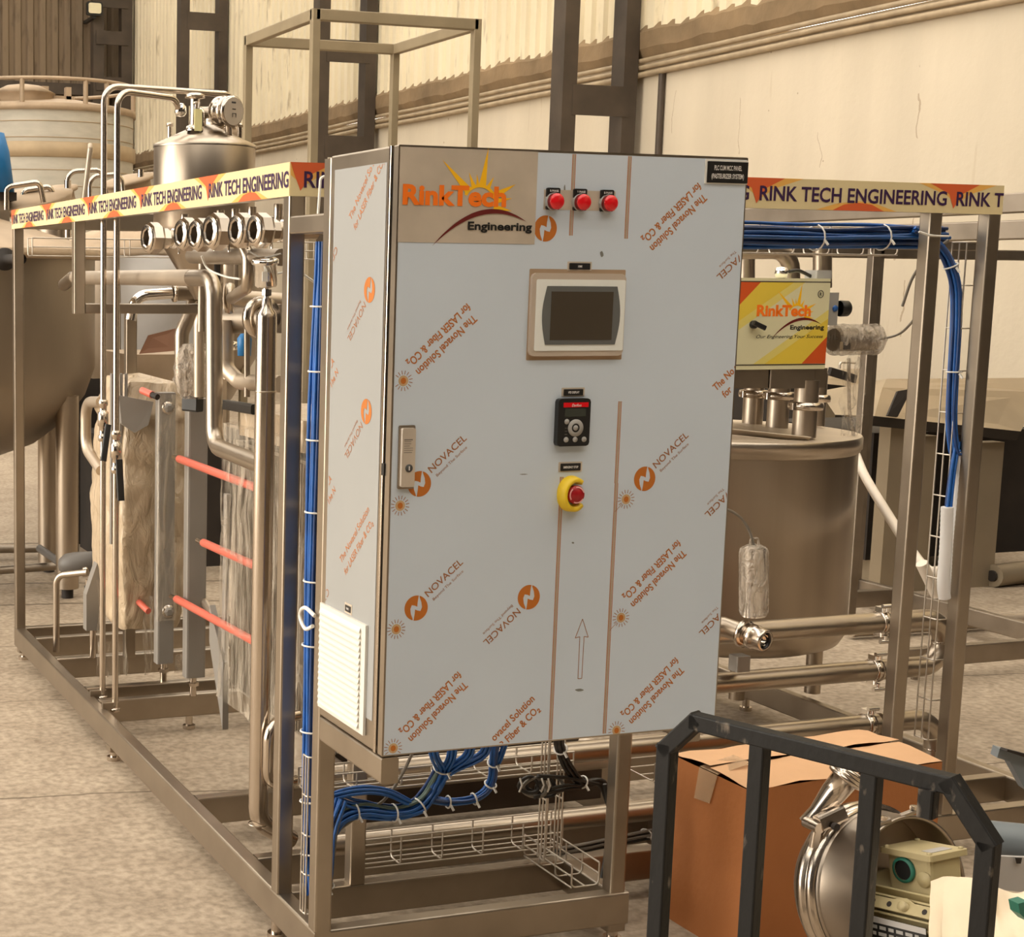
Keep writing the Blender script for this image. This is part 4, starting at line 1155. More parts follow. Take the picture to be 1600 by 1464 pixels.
# ================================================================== RIGHT SIDE OF THE SKID
# balance tank
CBY = 1.50
TX, TY, TR = 2.20, 1.9, .44
t = thing('balance_tank', (TX, TY, .13), 'steel balance tank with flat pale lid standing on legs behind the cabinet', 'tank')
m = MB(); m.lathe([(0, .325), (TR - .06, .33), (TR - .02, .345), (TR - .003, .375), (TR, .41), (TR, 1.01)], (TX, TY, 0), STEELV, n=72); m.build('shell', t)
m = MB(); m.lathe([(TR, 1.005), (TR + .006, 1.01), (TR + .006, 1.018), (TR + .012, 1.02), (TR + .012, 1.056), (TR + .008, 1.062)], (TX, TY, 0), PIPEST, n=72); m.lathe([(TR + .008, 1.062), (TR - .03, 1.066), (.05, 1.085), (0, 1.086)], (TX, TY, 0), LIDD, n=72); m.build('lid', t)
for k, (u, v) in enumerate(((1267, 1110), (1150, 1110))):
    p = at(u, v, y=TY - .16)
    m = MB(); m.cyl((p.x, p.y, .13), (p.x, p.y, .40), .028, STEELV, 18); m.build('leg', t)
m = MB(); m.cyl((TX - .1, TY + .3, .13), (TX - .1, TY + .3, .40), .028, STEELV, 18); m.build('leg', t)
# folded hinge strip on the lid
a, b = at(1130, 674, y=1.60), at(1262, 688, y=1.50)
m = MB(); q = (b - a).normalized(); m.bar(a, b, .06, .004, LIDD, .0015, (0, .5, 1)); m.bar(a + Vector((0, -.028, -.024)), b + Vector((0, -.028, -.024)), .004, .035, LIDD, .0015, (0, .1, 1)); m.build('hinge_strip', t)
# plastic sheet tied around the post and lid
t2 = thing('film_strip', at(1330, 690, y=1.6), 'clear film strip hanging from the wrapped sensor down to the tank lid', 'plastic film')
for k, (ua, ub, uc, ud) in enumerate(((1326, 1352, 1312, 1340),)):
    m = MB(); vs, fs = [], []
    for i in range(20):
        f = i / 19
        for j in range(9):
            g = j / 8
            u = (ua + (uc - ua) * f) * (1 - g) + (ub + (ud - ub) * f) * g
            p = at(u, 548 + f * 140, y=CBY + .10)
            vs.append(p + Vector((0, .018 * math.sin(g * 9 + f * 4) + .03 * noise.noise(Vector((f * 6, g * 3, 2))), 0)))
    for i in range(19):
        for j in range(8): fs.append((i * 9 + j, i * 9 + j + 1, i * 9 + 10 + j, i * 9 + 9 + j))
    m.add(vs, fs, WRAPC, True); m.build('film', t2)
    m = MB(); m.tube([at(1326, 560, y=CBY + .07), at(1327, 640, y=CBY + .08), at(1335, 688, y=CBY + .10)], .006, WRAPS, 6); m.build('twisted_edge', t2)
# three clamp ports on the lid

for k, (u, r, v0, v1, vf, dy, lab) in enumerate(((1178, 30, 596, 662, 615, .42, 'left clamp port between tank lid and control box'),
                                                 (1217, 32, 596, 668, 618, .30, 'middle clamp port between tank lid and control box'),
                                                 (1259, 35, 596, 683, 634, .03, 'right and nearest clamp port between tank lid and control box'),
                                                 (1277, 26, 596, 665, 622, .36, 'clamp port half hidden behind the nearest port on the tank lid'))):
    y = CBY + dy
    b, f, tp = at(u, v1, y=y), at(u, vf, y=y), at(u, v0, y=y)
    rr = (at(u + r / 2, vf, y=y) - f).length * .86
    t = thing('clamp_port', (f.x, f.y, b.z), lab, 'fitting', 'ports on the tank lid')
    m = MB(); m.cyl((f.x, y, min(b.z, 1.075)), (f.x, y, at(1225, 600, y=CBY).z + .01), rr, PIPEST, 20); m.build('pipe_stub', t)
    m = MB(); m.lathe([(rr, -.014), (rr * 1.42, -.012), (rr * 1.5, 0), (rr * 1.42, .012), (rr, .014)], (f.x, y, f.z), POLISH, n=28); m.rbox(f.x - rr * 1.75, f.x - rr * 1.3, y - .02, y - .004, f.z - .011, f.z + .011, POLISH, .003); m.build('clamp', t)
# valve block under the control box
a, b = at(1150, 577, y=CBY + .005), at(1293, 606, y=CBY + .005)
t = thing('valve_block', (b.x, CBY, b.z), 'steel junction block under the printed control box', 'enclosure')
zl = b.z
xm = at(1206, 590, y=CBY).x; xn = at(1276, 590, y=CBY).x
m = MB()
m.rbox(a.x - .05, xm - .002, CBY + .012, CBY + .5, zl + .002, a.z, STEEL, .004); m.rbox(xm, xn - .001, CBY + .005, CBY + .5, zl, a.z, STEELD, .004); m.rbox(xn, b.x + .01, CBY + .02, CBY + .5, zl, a.z, STEEL, .004)
m.build('block', t)
# printed control box
A, Bq = at(1158, 434, y=CBY), at(1298, 436, y=CBY)
x0, x1, z1 = A.x - .015, Bq.x, A.z; z0 = at(1225, 577, y=CBY).z
t = thing('control_box', ((x0 + x1) / 2, CBY, z0), 'small control box with yellow sticker, red corners and sun emblem above the tank', 'enclosure')
m = MB(); m.rbox(x0, x1, CBY, CBY + .18, z0, z1, CBOXC, .003, 'y'); m.rbox(x1, x1 + .004, CBY + .012, CBY + .17, z0 + .004, z1 - .004, STEEL, .001, 'y'); m.build('case', t)
m = MB(); W, H = x1 - x0, z1 - z0


def S(a, b, h=.0004): return Vector((x0 + a * W, CBY - h, z0 + b * H))


m.poly([S(0, .06), S(1, .06), S(1, .965), S(0, .965)], CBOXC)
m.poly([S(0, .965, .0006), S(0, .66, .0006), S(.26, .965, .0006)], CBOXR)
m.poly([S(.26, .965, .0006), S(0, .66, .0006), S(0, .50, .0006), S(.62, .965, .0006)], CBOXY)
m.poly([S(.62, .965, .0005), S(0, .50, .0005), S(0, .40, .0005), S(.74, .965, .0005)], CBOXL)
m.poly([S(.74, .06, .0006), S(1, .06, .0006), S(1, .36, .0006)], CBOXR)
m.poly([S(.34, .06, .0006), S(.74, .06, .0006), S(1, .36, .0006), S(1, .56, .0006)], CBOXY)
m.poly([S(.22, .06, .0005), S(.34, .06, .0005), S(1, .56, .0005), S(1, .66, .0005)], CBOXL)
for b_ in (.045, .955): m.poly([S(0, b_, .0009), S(1, b_, .0009), S(1, b_ + .012, .0009), S(0, b_ + .012, .0009)], COLM)


def emblem(mb, P, s, lift=Vector((0, -.0004, 0))):
    """company logo: P(u, v) maps logo units (width 1.0, y up) to space; lettering lies over the sun"""
    Pb = lambda u, v: Vector(P(u, v)) - lift
    O = (.585, .345)
    for a, r0, r1, wd in ((135.5, .118, .415, 14), (113, .118, .23, 9), (98, .118, .205, 7), (82, .118, .388, 14), (61, .118, .214, 9), (27, .118, .31, 14), (10, .118, .256, 10), (-9.5, .118, .256, 10)):
        a = math.radians(a); d = math.radians(wd)
        pts = [(O[0] + r0 * math.cos(a + d), O[1] + r0 * math.sin(a + d)), (O[0] + r0 * math.cos(a - d), O[1] + r0 * math.sin(a - d)), (O[0] + r1 * math.cos(a), O[1] + r1 * math.sin(a))]
        mb.poly([Pb(*q) + lift * (a * .09) for q in pts], YELLOW)
    vs = []
    for k in range(31):
        a = math.radians(-20 + 172 * k / 30)
        vs += [Pb(O[0] + .112 * math.cos(a), O[1] + .112 * math.sin(a)) + lift * .45, Pb(O[0] + .134 * math.cos(a), O[1] + .134 * math.sin(a)) + lift * .45]
    mb.add(vs, [(2 * k, 2 * k + 1, 2 * k + 3, 2 * k + 2) for k in range(30)], YELLOW)
    for s_, x, y, h, wd, M, bd in (('RinkTech', 0, .335, .132, .79, ORANGE, .042), ('Engineering', .50, .17, .056, .50, BLACK, .030)):
        v_, f_, L_ = text_shape(s_, bd)
        o_ = P(x, y); ux = P(x + 1, y) - o_; uy = P(x, y + 1) - o_
        mb.add([o_ + ux * (a * wd / L_) + uy * (b * h / CAP) for a, b in v_], f_, M)
    vs = []
    for k in range(41):
        f = k / 40
        x = .233 + .733 * f
        # circular-looking sweep through three points
        y = .054 + (x - .233) * ((.297 - .054) / (.68 - .233)) + (x - .233) * (x - .68) * ((( .224 - .297) / (.966 - .68) - (.297 - .054) / (.68 - .233)) / (.966 - .233))
        th = .034 * math.sin(min(1, f * 1.02) * PI) ** .8
        vs += [P(x, y - th * .5), P(x, y + th * .5)]
    mb.add(vs, [(2 * k, 2 * k + 1, 2 * k + 3, 2 * k + 2) for k in range(40)], MAROON)


q_ = .735
emblem(m, lambda u, v: S(.225 + u * q_, .59 + (v - .335) * q_ * W / H, .0012), 1)
m.text('Our Engineering,Your Success', S(.235, .345, .0012), (1, 0, .0), (0, 0, 1), .011, BLACK, W * .72, .004, .35)
c = S(.9, .83, .0012)
m.tube([c + Vector((.0105 * math.cos(a), 0, .0115 * math.sin(a))) for a in [i * PI / 10 for i in range(20)]], .0011, BLACK, 6, closed=True)
m.text('R', c, (1, 0, 0), (0, 0, 1), .011, BLACK, None, .01, 0, True)
m.build('sticker', t, label='printed sticker with sun emblem and lettering')
m = MB(); p = at(1176, 507, y=CBY); m.lathe([(.013, 0), (.013, .012), (.010, .016), (0, .016)], p, BLACK, (0, -1, 0), n=20); m.bar(p + Vector((-.012, -.022, .006)), p + Vector((.032, -.022, -.011)), .016, .010, BLACK, .004, (0, 1, 0)); m.build('latch_knob', t)
# regulator and wrapped sensor on the right of the box
t = thing('air_regulator', at(1308, 520, y=CBY + .06), 'grey air regulator with black knob on the right side of the control box', 'regulator')
p, q = at(1301, 457, y=CBY + .06), at(1308, 508, y=CBY + .06)
m = MB(); m.rbox(x1 + .004, at(1309, 508, y=CBY + .03).x, CBY + .03, CBY + .10, q.z, p.z, GREYB, .006); m.build('body', t)
m = MB(); c = at(1311, 482, y=CBY + .06); m.lathe([(.026, 0), (.027, .004), (.026, .03), (.02, .036), (0, .037)], c, BLACK, (1, -.1, 0), n=24); m.build('knob', t)
m = MB(); c = at(1305, 482, y=CBY + .028); m.lathe([(.0, .003), (.010, .002), (.011, 0)], c, BLUEC, (0, -1, 0), n=16); m.build('badge', t)
t = thing('wrapped_sensor', at(1345, 555, y=CBY + .06), 'sensor head wrapped in clear film, pointing right from the control box', 'sensor')
a, b = at(1302, 531, y=CBY + .06), at(1385, 530, y=CBY + .06)
m = MB(); N = 18; path = [a.lerp(b, i / N) for i in range(N + 1)]
m.tube(path, [.052 * (1 + .12 * noise.noise(Vector((i * .9, 1, 0)))) * (1 if i < N - 4 else (N + .6 - i) / 4.6) for i in range(N + 1)], WRAPS, 20); m.build('film', t)
m = MB(); m.cyl(a, a.lerp(b, .75), .038, STEELD, 20); m.rbox(a.x, a.x + .03, a.y - .05, a.y - .03, a.z - .03, a.z - .005, CHROME, .003); m.build('sensor_body', t)
m = MB(); m.tube(smooth_path([b - Vector((.02, 0, 0)), at(1408, 520, y=CBY), at(1438, 488, y=1.0)]), .004, GREYC, 8); m.build('cable', t)
# pipes over the box
pipe('overhead_pipe', 'thick level pipe bending down behind the control box', [at(1060, 391, y=1.80), at(1236, 391, y=1.80), at(1236, 460, y=1.80)], .030, PIPEST, .075)
pipe('overhead_riser', 'thick upright pipe behind the level pipe, partly covered by the cabinet edge', [at(1166, 455, y=2.05), at(1166, 352, y=2.05)], .030, PIPEST)
pipe('overhead_riser', 'thick upright pipe rising from the right top of the control box to the cable tray', [at(1285, 450, y=1.85), at(1285, 352, y=1.85)], .032, PIPEST)
p = at(1279, 428, y=CBY + .05)
m = MB(); m.rbox(p.x - .032, p.x + .03, CBY + .02, CBY + .08, z1, p.z + .012, GREYB, .004, 'z'); o = m.build('junction_cap'); o['label'] = 'grey rectangular cap on top of the control box, right end'; o['category'] = 'junction box'
m = MB(); c = at(1221, 426, y=CBY + .05); m.lathe([(0, -.02), (.018, -.016), (.021, 0), (.018, .016), (0, .02)], c, CHROME, n=18); m.tube(smooth_path([c + Vector((.03, 0, .004)), at(1248, 423, y=CBY + .05), at(1268, 432, y=CBY + .05)]), .006, BLKC, 8); o = m.build('cable_gland'); o['label'] = 'shiny cable gland with black lead on top of the control box'; o['category'] = 'fitting'
p = at(1366, 400, y=2.7); m = MB(); m.rbox(p.x - .02, p.x + .02, 2.68, 2.72, .13, 1.76, STEELD, .004); o = m.build('rear_post'); o['label'] = 'steel post behind the wrapped sensor, rising to the cable tray'; o['category'] = 'post'
m = MB(); a, b = at(1160, 378, y=2.7), at(1440, 376, y=2.7); m.bar(a, (b.x + .3, b.y, a.z), .03, .04, STEELD, .004); o = m.build('rear_beam'); o['label'] = 'thin level beam behind the blue cables under the right name band'; o['category'] = 'beam'

# holding tubes: level pipes one above the other with return bends
HY = .70
for k, (z, lab) in enumerate(((.648, 'topmost of the level holding tubes crossing in front of the tank'),
                              (.513, 'second level holding tube from the top, crossing in front of the tank'),
                              (.358, 'third level holding tube from the top, passing under the cabinet behind the blue cables'),
                              (.178, 'lowest level holding tube, close above the wire tray under the cabinet'))):
    xr = 1.985 if k < 2 else 1.955
    t = thing('holding_tube', (1.0, HY, z - .03), lab, 'pipe', 'holding tubes')
    m = MB(); m.cyl((.18, HY, z), (xr - .1, HY, z), .0285, PIPEST, 22); m.lathe([(.03, 0), (.0295, .002)], (1.2, HY, z), PIPEST, (1, 0, 0)); m.build('tube', t)
    m = MB(); xc = at(1378, 960, y=HY).x - .012 * k
    m.lathe([(.0285, -.012), (.0335, -.011), (.035, -.004), (.035, .004), (.0335, .011), (.0285, .012)], (xc, HY, z), POLISH, (1, 0, 0), n=26)
    for sg in (1, -1): m.rbox(xc - .012, xc + .012, HY - .016, HY + .016, z + sg * .034 - .004, z + sg * .034 + .010, CHROME, .003); m.cyl((xc - .018, HY - .02, z + sg * .05), (xc + .018, HY - .02, z + sg * .05), .006, CHROME, 10); m.cyl((xc, HY - .02, z + sg * .034), (xc, HY - .02, z + sg * .052), .005, CHROME, 8)
    m.build('clamp', t)
for k, (z, lab) in enumerate(((.435, 'upper tube of the rear pair of holding tubes, glimpsed under the cabinet'), (.275, 'lower tube of the rear pair of holding tubes, glimpsed under the cabinet'))):
    m = MB(); m.cyl((.22, .88, z), (1.12, .88, z), .034, TANPIPE, 20); m.cyl((1.10, .88, z), (1.10, .98, z), .03, TANPIPE, 14)
    o = m.build('rear_tube'); o['label'] = lab; o['category'] = 'pipe'; o['group'] = 'rear holding tubes'
t = thing('shade_pan', (.76, 1.08, .13), 'long dark pan added to deepen the shade behind the low wire tray', 'pan')  # added dark pan, deepens the shade between the tubes
m = MB(); m.box(.38, 1.14, .95, .955, .131, .27, SHADEPAN); m.box(.38, 1.14, 1.235, 1.24, .131, .30, SHADEPAN); m.box(.38, .385, .955, 1.235, .131, .27, SHADEPAN); m.box(1.135, 1.14, .955, 1.235, .131, .27, SHADEPAN); m.box(.38, 1.14, .95, 1.24, .128, .131, SHADEPAN); m.build('pan', t)
m = MB(); m.rbox(.375, 1.15, .94, .958, .27, .278, STEELD, .002, 'x'); m.build('rim', t)
for za, zb, lab in ((.648, .513, 'return bend joining the two upper holding tubes at the right'), (.358, .178, 'return bend joining the lower holding tubes, right behind the carton')):
    m = MB(); xr = 1.87
    m.tube(fillet([(xr, HY, za), (xr + .195, HY, za), (xr + .195, HY, zb), (xr, HY, zb)], .075, 10), .0285, PIPEST, 20)
    for z in (za - .05,): m.lathe([(.0287, -.002), (.0296, 0), (.0287, .002)], (xr + .195, HY, (za + zb) / 2), POLISH, n=20)
    o = m.build('return_bend'); o['label'] = lab; o['category'] = 'pipe'; o['group'] = 'return bends'
# union facing the camera, wrapped transmitter above it
c = at(1186, 998, y=.56); ax = Vector((.28, -.95, -.1)).normalized()
t = thing('sight_union', c - Vector((0, 0, .05)), 'pipe union with open end facing the camera, right of the cabinet', 'fitting')
m = MB(); m.lathe([(.021, .020), (.027, .022), (.029, .016), (.029, -.006), (.033, -.010), (.033, -.024), (.026, -.03), (.026, -.04)], c, POLISH, ax, n=32); m.build('nut', t)
m = MB(); m.lathe([(.0215, .020), (.021, .0), (.016, -.03), (0, -.031)], c, CHROME, ax, n=28); m.lathe([(.0235, .0205), (.0215, .021), (.0205, .012)], c, BLACK, ax, n=28); m.build('bore', t)
m = MB(); e = c - ax * .04; m.tube([e, e - ax * .06 + Vector((-.01, .0, .004)), e + Vector((-.09, .08, .01))], [.026, .026, .026], PIPEST, 20); m.lathe([(.026, 0), (.037, .003), (.037, .014), (.026, .017)], e - ax * .014, POLISH, ax, n=28); m.build('body', t)
m = MB(); p = c + Vector((.02, .05, -.1)); q = at(1160, 1030, y=.66); m.rbox(q.x - .03, q.x + .012, q.y - .02, q.y + .02, q.z - .03, q.z + .012, GREYST, .004); m.build('bracket', t)
t = thing('wrapped_transmitter', at(1178, 965, y=.60), 'cylindrical transmitter wrapped in clear film standing on the open union', 'sensor')
a, b = at(1178, 962, y=.60), at(1178, 852, y=.60)
m = MB(); L_ = (b - a).length
m.lathe([(.022, 0), (.034, .004), (.037, .012)] + [(.037 + .0016 * noise.noise(Vector((k * .8, 3, 0))), .012 + (L_ - .03) * k / 30) for k in range(31)] + [(.034, L_ - .008), (.02, L_), (0, L_ + .002)], a, WRAPS, b - a, n=28); m.build('film', t)
m = MB(); m.cyl(a, a.lerp(b, .97), .031, CHROME, 24); m.build('case', t)
m = MB(); m.tube(fillet([b - Vector((.012, 0, 0)), b + Vector((-.012, 0, .018)), b + Vector((.012, 0, .018)), b + Vector((.014, 0, 0))], .006), .003, WRAPS, 6); m.build('loop', t)
m = MB(); m.tube(smooth_path([b, at(1170, 828, y=.6), at(1156, 808, y=.6), at(1130, 795, y=.58), at(1090, 800, y=.55)]), .0035, GREYC, 8); m.build('cable', t)

# ================================================================== CABLE TRAYS
def tray(name, label, o, xd, L, w_, h_, up, pitch, r=.0022, side2=True, M=WIRE):
    """wire basket along xd; base width w_ (towards yd), side walls h_ along up"""
    o = Vector(o); xd = Vector(xd).normalized(); up = Vector(up).normalized(); yd = up.cross(xd).normalized()
    mb = MB()
    rows = [(0, h_), (0, h_ * .5), (0, 0), (w_ * .5, 0), (w_, 0)] + ([(w_, h_ * .5), (w_, h_)] if side2 else [])
    for a, b in rows: mb.tube([o + yd * a + up * b, o + xd * L + yd * a + up * b], r, M, 6)
    n = max(1, int(L / pitch))
    for i in range(n + 1):
        q = o + xd * (L * i / n)
        pts = [q + up * h_, q, q + yd * w_] + ([q + yd * w_ + up * h_] if side2 else [])
        mb.tube(fillet(pts, .012, 3), r, M, 6)
    ob = mb.build(name); ob['label'] = label; ob['category'] = 'cable tray'; ob['group'] = 'wire cable trays'
    return ob


tray('cable_tray', 'wire basket tray full of blue cables under the right name band', (.82, .71, 1.655), (1, 0, 0), 1.0, .10, .075, (0, 0, 1), .105)
tray('cable_tray', 'empty wire basket tray lying along the rear rail under the cabinet', (.215, .56, .165), (1, 0, 0), .56, .055, .072, (0, 0, 1), .10)
tray('cable_tray', 'short wire basket tray running towards the cabinet front beside its right leg', (.755, .36, .142), (0, 1, 0), .22, .075, .055, (0, 0, 1), .07)
tray('cable_tray', 'wire basket tray carrying the blue cable bend and black coil below the cabinet', (.06, .50, .385), (1, 0, 0), .70, .075, .045, (0, 0, 1), .105)
tray('cable_tray', 'narrow upright wire tray behind the right cabinet leg', (.715, .50, .17), (0, 0, 1), .46, .045, .03, (0, -1, 0), .12)
tray('cable_tray', 'short upright wire tray at the foot of the blue bundle beside the left cabinet leg', (.010, .398, .14), (0, 0, 1), .37, .045, .03, (0, 1, 0), .09)
tray('cable_tray', 'tall upright wire ladder tray between the two right posts', (1.945, .60, .33), (0, 0, 1), 1.36, .085, .05, (0, 1, 0), .105)
tray('cable_tray', 'wire basket tray lying on the far bottom rails below the tank', (1.35, 1.0, .14), (1, 0, .0), .75, .14, .055, (0, 0, 1), .10)
tray('cable_tray', 'wire basket tray under the far end of the left name band', (.05, 3.40, 1.655), (1, 0, 0), 2.2, .08, .07, (0, 0, 1), .20)

# ================================================================== CABLES
rnd = random.Random(5)


def bundle(name, label, pts, n, spread, r, mats_, ties=(), flat=None, group=None, cat='cable', nn=6, tie_r=1.0):
    """bundle of separate cables following one path"""
    path = smooth_path(pts, 5)
    lo = min(path, key=lambda q: q.z)
    t = thing(name, lo, label, cat, group)
    fr = []
    for k, p in enumerate(path):
        d = (path[min(k + 1, len(path) - 1)] - path[max(k - 1, 0)]).normalized()
        ref = Vector((0, 1, 0))
        a_ = d.cross(ref).normalized(); fr.append((a_, d.cross(a_).normalized()))
    for i in range(n):
        a = i * 2.399; q = spread * math.sqrt((i + .5) / n)
        ox, oy = q * math.cos(a), q * math.sin(a) * (flat or 1)
        mb = MB()
        pp = []
        for k, p in enumerate(path):
            j1 = 1 + .35 * noise.noise(Vector((k * .22, i * 3.3, 0))); j2 = .3 * spread * noise.noise(Vector((k * .17, i * 5.1, 7)))
            pp.append(p + fr[k][0] * (ox * j1 + j2) + fr[k][1] * (oy * j1))
        mb.tube(pp, r, mats_[i % len(mats_)], nn)
        mb.build('cable', t)
    for f in ties:
        k = int(f * (len(path) - 1)); p = path[k]; d = (path[min(k + 1, len(path) - 1)] - path[max(k - 1, 0)]).normalized()
        ref = Vector((0, 0, 1)) if abs(d.z) < .9 else Vector((1, 0, 0))
        a_ = d.cross(ref).normalized(); b_ = d.cross(a_)
        R_ = (spread + r * 1.3) * tie_r
        mb = MB(); mb.tube([p + (a_ * math.cos(q) + b_ * math.sin(q) * (flat or 1)) * R_ for q in [2 * PI * j / 14 for j in range(14)]], .0022, TIE, 6, closed=True)
        e = p + Vector((0, -R_, -.2 * R_)); mb.bar(e, e + Vector((.004, -.008, -.012)), .005, .005, TIE, .001, (1, 0, 0))
        mb.build('cable_tie', t)
    return t


BL = [BLUEC, BLUEC, BLUEC2, BLUEC]
bundle('cable_bundle', 'upright bundle of blue cables between the front corner post and the cabinet leg', [(.055, .475, 1.66), (.05, .475, 1.3), (.05, .475, .9), (.048, .47, .55), (.045, .45, .3), (.05, .43, .17)], 16, .022, .0042, BL, (.08, .16, .24, .33, .42, .5, .62, .74, .86), 1, 'blue cable bundles')
bundle('cable_bundle', 'blue cables curving up from the frame bottom beside the cabinet leg', [(.06, .42, .16), (.062, .40, .22), (.07, .40, .33), (.10, .41, .40)], 7, .014, .004, [BLUEC, GREYC, BLUEC], (.3,), 1, 'blue cable bundles')
m = MB(); m.tube(smooth_path([(.075, .39, 1.70), (.074, .385, 1.4), (.076, .39, 1.1), (.073, .387, .9), (.075, .39, .7)]), .003, REDW, 6); m.tube(smooth_path([(.08, .392, 1.70), (.081, .387, 1.4), (.079, .392, 1.1), (.08, .389, .9), (.079, .39, .7)]), .003, REDW, 6)
o = m.build('red_wire'); o['label'] = 'thin reddish wires running down beside the upright blue bundle'; o['category'] = 'cable'
m = MB(); m.tube(fillet([(.03, .46, 1.70), (.035, .46, 1.80), (.055, .455, 1.80), (.06, .455, 1.70)], .01), .003, WHITE, 6); m.tube([(.075, .43, 1.755), (.08, .42, 1.62)], .003, WHITE, 6); m.tube(smooth_path([(.055, .40, 1.64), (.07, .395, 1.67), (.075, .39, 1.70)]), .0035, REDW, 6)
o = m.build('loose_wire'); o['label'] = 'pale wire loops under the short red name band piece by the cabinet'; o['category'] = 'cable'
p = at(478, 962, x=-.005)
m = MB(); m.tube(smooth_path([p + Vector((0, -.05, .01)), p + Vector((-.005, -.01, .02)), p + Vector((0, .03, .005)), p + Vector((0, .03, -.015)), p + Vector((0, -.0, -.03)), p + Vector((0, -.04, -.015))]), .0045, WHITE, 8); o = m.build('tube_loop'); o['label'] = 'small white tube loop in front of the upright blue bundle'; o['category'] = 'cable'

# below the cabinet: main blue bundle and smaller branch
Yb = .44
P_ = lambda u, v, y=Yb: at(u, v, y=y)
for k, (u, v) in enumerate(((676, 1150), (705, 1150), (732, 1150), (756, 1150))):
    bundle('cable_bundle', ('first', 'second', 'third', 'fourth')[k] + ' blue strand from the left dropping out of the cabinet bottom into the big bundle', [P_(u, v - 30, .30), P_(u + 2, v + 25, .34), P_(690 + k * 4, 1205, .40), P_(680, 1232, .42)], 5, .009, .0038, BL, (), 1, 'blue cable bundles')
bundle('cable_bundle', 'big bundle of blue cables curving left below the cabinet', [P_(692, 1200, .40), P_(672, 1240), P_(650, 1262), P_(615, 1270), P_(570, 1266), P_(535, 1275), P_(505, 1310)], 14, .019, .0042, BL + [TEALC], (.02, .30, .52, .75), .8, 'blue cable bundles')
bundle('cable_bundle', 'loose blue cables arching over the big bundle towards the cabinet leg', [P_(640, 1255), P_(600, 1238), P_(560, 1236), P_(520, 1245), P_(490, 1262)], 5, .008, .004, BL, (), 1, 'blue cable bundles')
bundle('cable_bundle', 'lowest blue cables drooping behind the cabinet leg', [P_(590, 1264), P_(555, 1258), P_(520, 1248), P_(492, 1250)], 6, .012, .004, BL, (), 1, 'blue cable bundles')
bundle('cable_bundle', 'thinner branch of blue cables with white ties right of the big bundle', [P_(776, 1150, .32), P_(772, 1185, .38), P_(770, 1215, .42), P_(758, 1238), P_(735, 1250), P_(700, 1253), P_(668, 1250)], 8, .0095, .0036, BL, (.22, .42, .66, .84), 1, 'blue cable bundles')
bundle('cable_bundle', 'short blue strand joining the thin branch from the right', [P_(792, 1150, .32), P_(782, 1180, .37), P_(773, 1200, .40)], 4, .006, .0036, BL, (), 1, 'blue cable bundles')
m = MB(); m.tube(smooth_path([P_(645, 1175, .36), P_(628, 1210), P_(600, 1250), P_(560, 1275), P_(522, 1302)]), .0038, GREYC, 8); o = m.build('grey_cable'); o['label'] = 'single grey cable slanting across the big blue bundle'; o['category'] = 'cable'
bundle('cable_bundle', 'black cables leaving the cabinet bottom and bending right', [P_(872, 1145, .34), P_(876, 1170, .40), P_(890, 1200, .43), P_(910, 1222, .45), P_(940, 1222, .46), P_(955, 1260, .46)], 5, .009, .0048, [BLKC], (.2, .6), 1, 'black cables')
t = thing('cable_coil', P_(840, 1246), 'coil of black cable looped on the wire tray below the cabinet', 'cable')
for k in range(5):
    m = MB(); c = P_(826 + k * 9, 1226 + (k % 2) * 4, .42 + k * .006)
    w2, h2 = .026 + .006 * (k % 3), .020 + .003 * (k % 2)
    m.tube([c + Vector((w2 * math.cos(a), .006 * math.sin(a * 2), h2 * math.sin(a) - .004 * math.cos(a))) for a in [2 * PI * j / 20 for j in range(20)]], .0046, [BLKC, GREYC, BLKC][k % 3], 8, closed=True); m.build('loop', t)
for k, (a, b) in enumerate((((840, 1212), (935, 1225)), ((835, 1246), (912, 1230)), ((860, 1232), (915, 1228)))):
    m = MB(); m.tube(smooth_path([P_(*a, .42), P_((a[0] + b[0]) / 2, (a[1] + b[1]) / 2 - 3, .43), P_(*b, .45)]), .0046, BLKC, 8); m.build('tail', t)
for u in (812, 856, 846):
    m = MB(); c = P_(u, 1226, .412); m.tube([c + Vector((0, 0, .016)), c + Vector((.003, -.006, 0)), c + Vector((0, 0, -.018))], .0022, TIE, 6); m.build('cable_tie', t)
bundle('cable_bundle', 'dark cables lying in the short tray right of the cabinet leg', [P_(870, 1330, .60), P_(930, 1318, .66), P_(1010, 1302, .70), P_(1060, 1295, .72)], 5, .014, .0045, [BLKC, GREYC], (.7,), .5, 'black cables')
m = MB(); m.tube(smooth_path([P_(945, 1225, .43), P_(951, 1270, .43), P_(947, 1330, .42), P_(940, 1372, .40)]), .005, BLKC, 8); o = m.build('black_cable'); o['label'] = 'single black cable hanging just left of the right cabinet leg'; o['category'] = 'cable'

# under the right name band
bundle('cable_bundle', 'flat bundle of blue cables lying in the tray under the right name band', [(.80, .66, 1.692), (1.1, .66, 1.694), (1.45, .66, 1.695), (1.72, .66, 1.70), (1.92, .66, 1.705)], 22, .030, .0052, [BLUEC2, BLUEC], (.12, .34, .56, .78), .9, 'blue cable bundles')
bundle('cable_bundle', 'blue cables bending down at the right end of the tray into the tall wire ladder', [(1.80, .64, 1.72), (1.88, .63, 1.68), (1.925, .62, 1.61), (1.945, .615, 1.50), (1.948, .61, 1.25), (1.957, .60, 1.14), at(1501, 706, y=.595)], 8, .013, .0045, [BLUEC2, BLUEC], (.3, .6), 1, 'blue cable bundles')
bundle('cable_bundle', 'thin blue cables running from the ladder into the left white conduit', [at(1494, 690, y=.60), at(1486, 745, y=.585), at(1480, 800, y=.576)], 4, .008, .0042, [BLUEC2, BLUEC], (), 1, 'blue cable bundles')
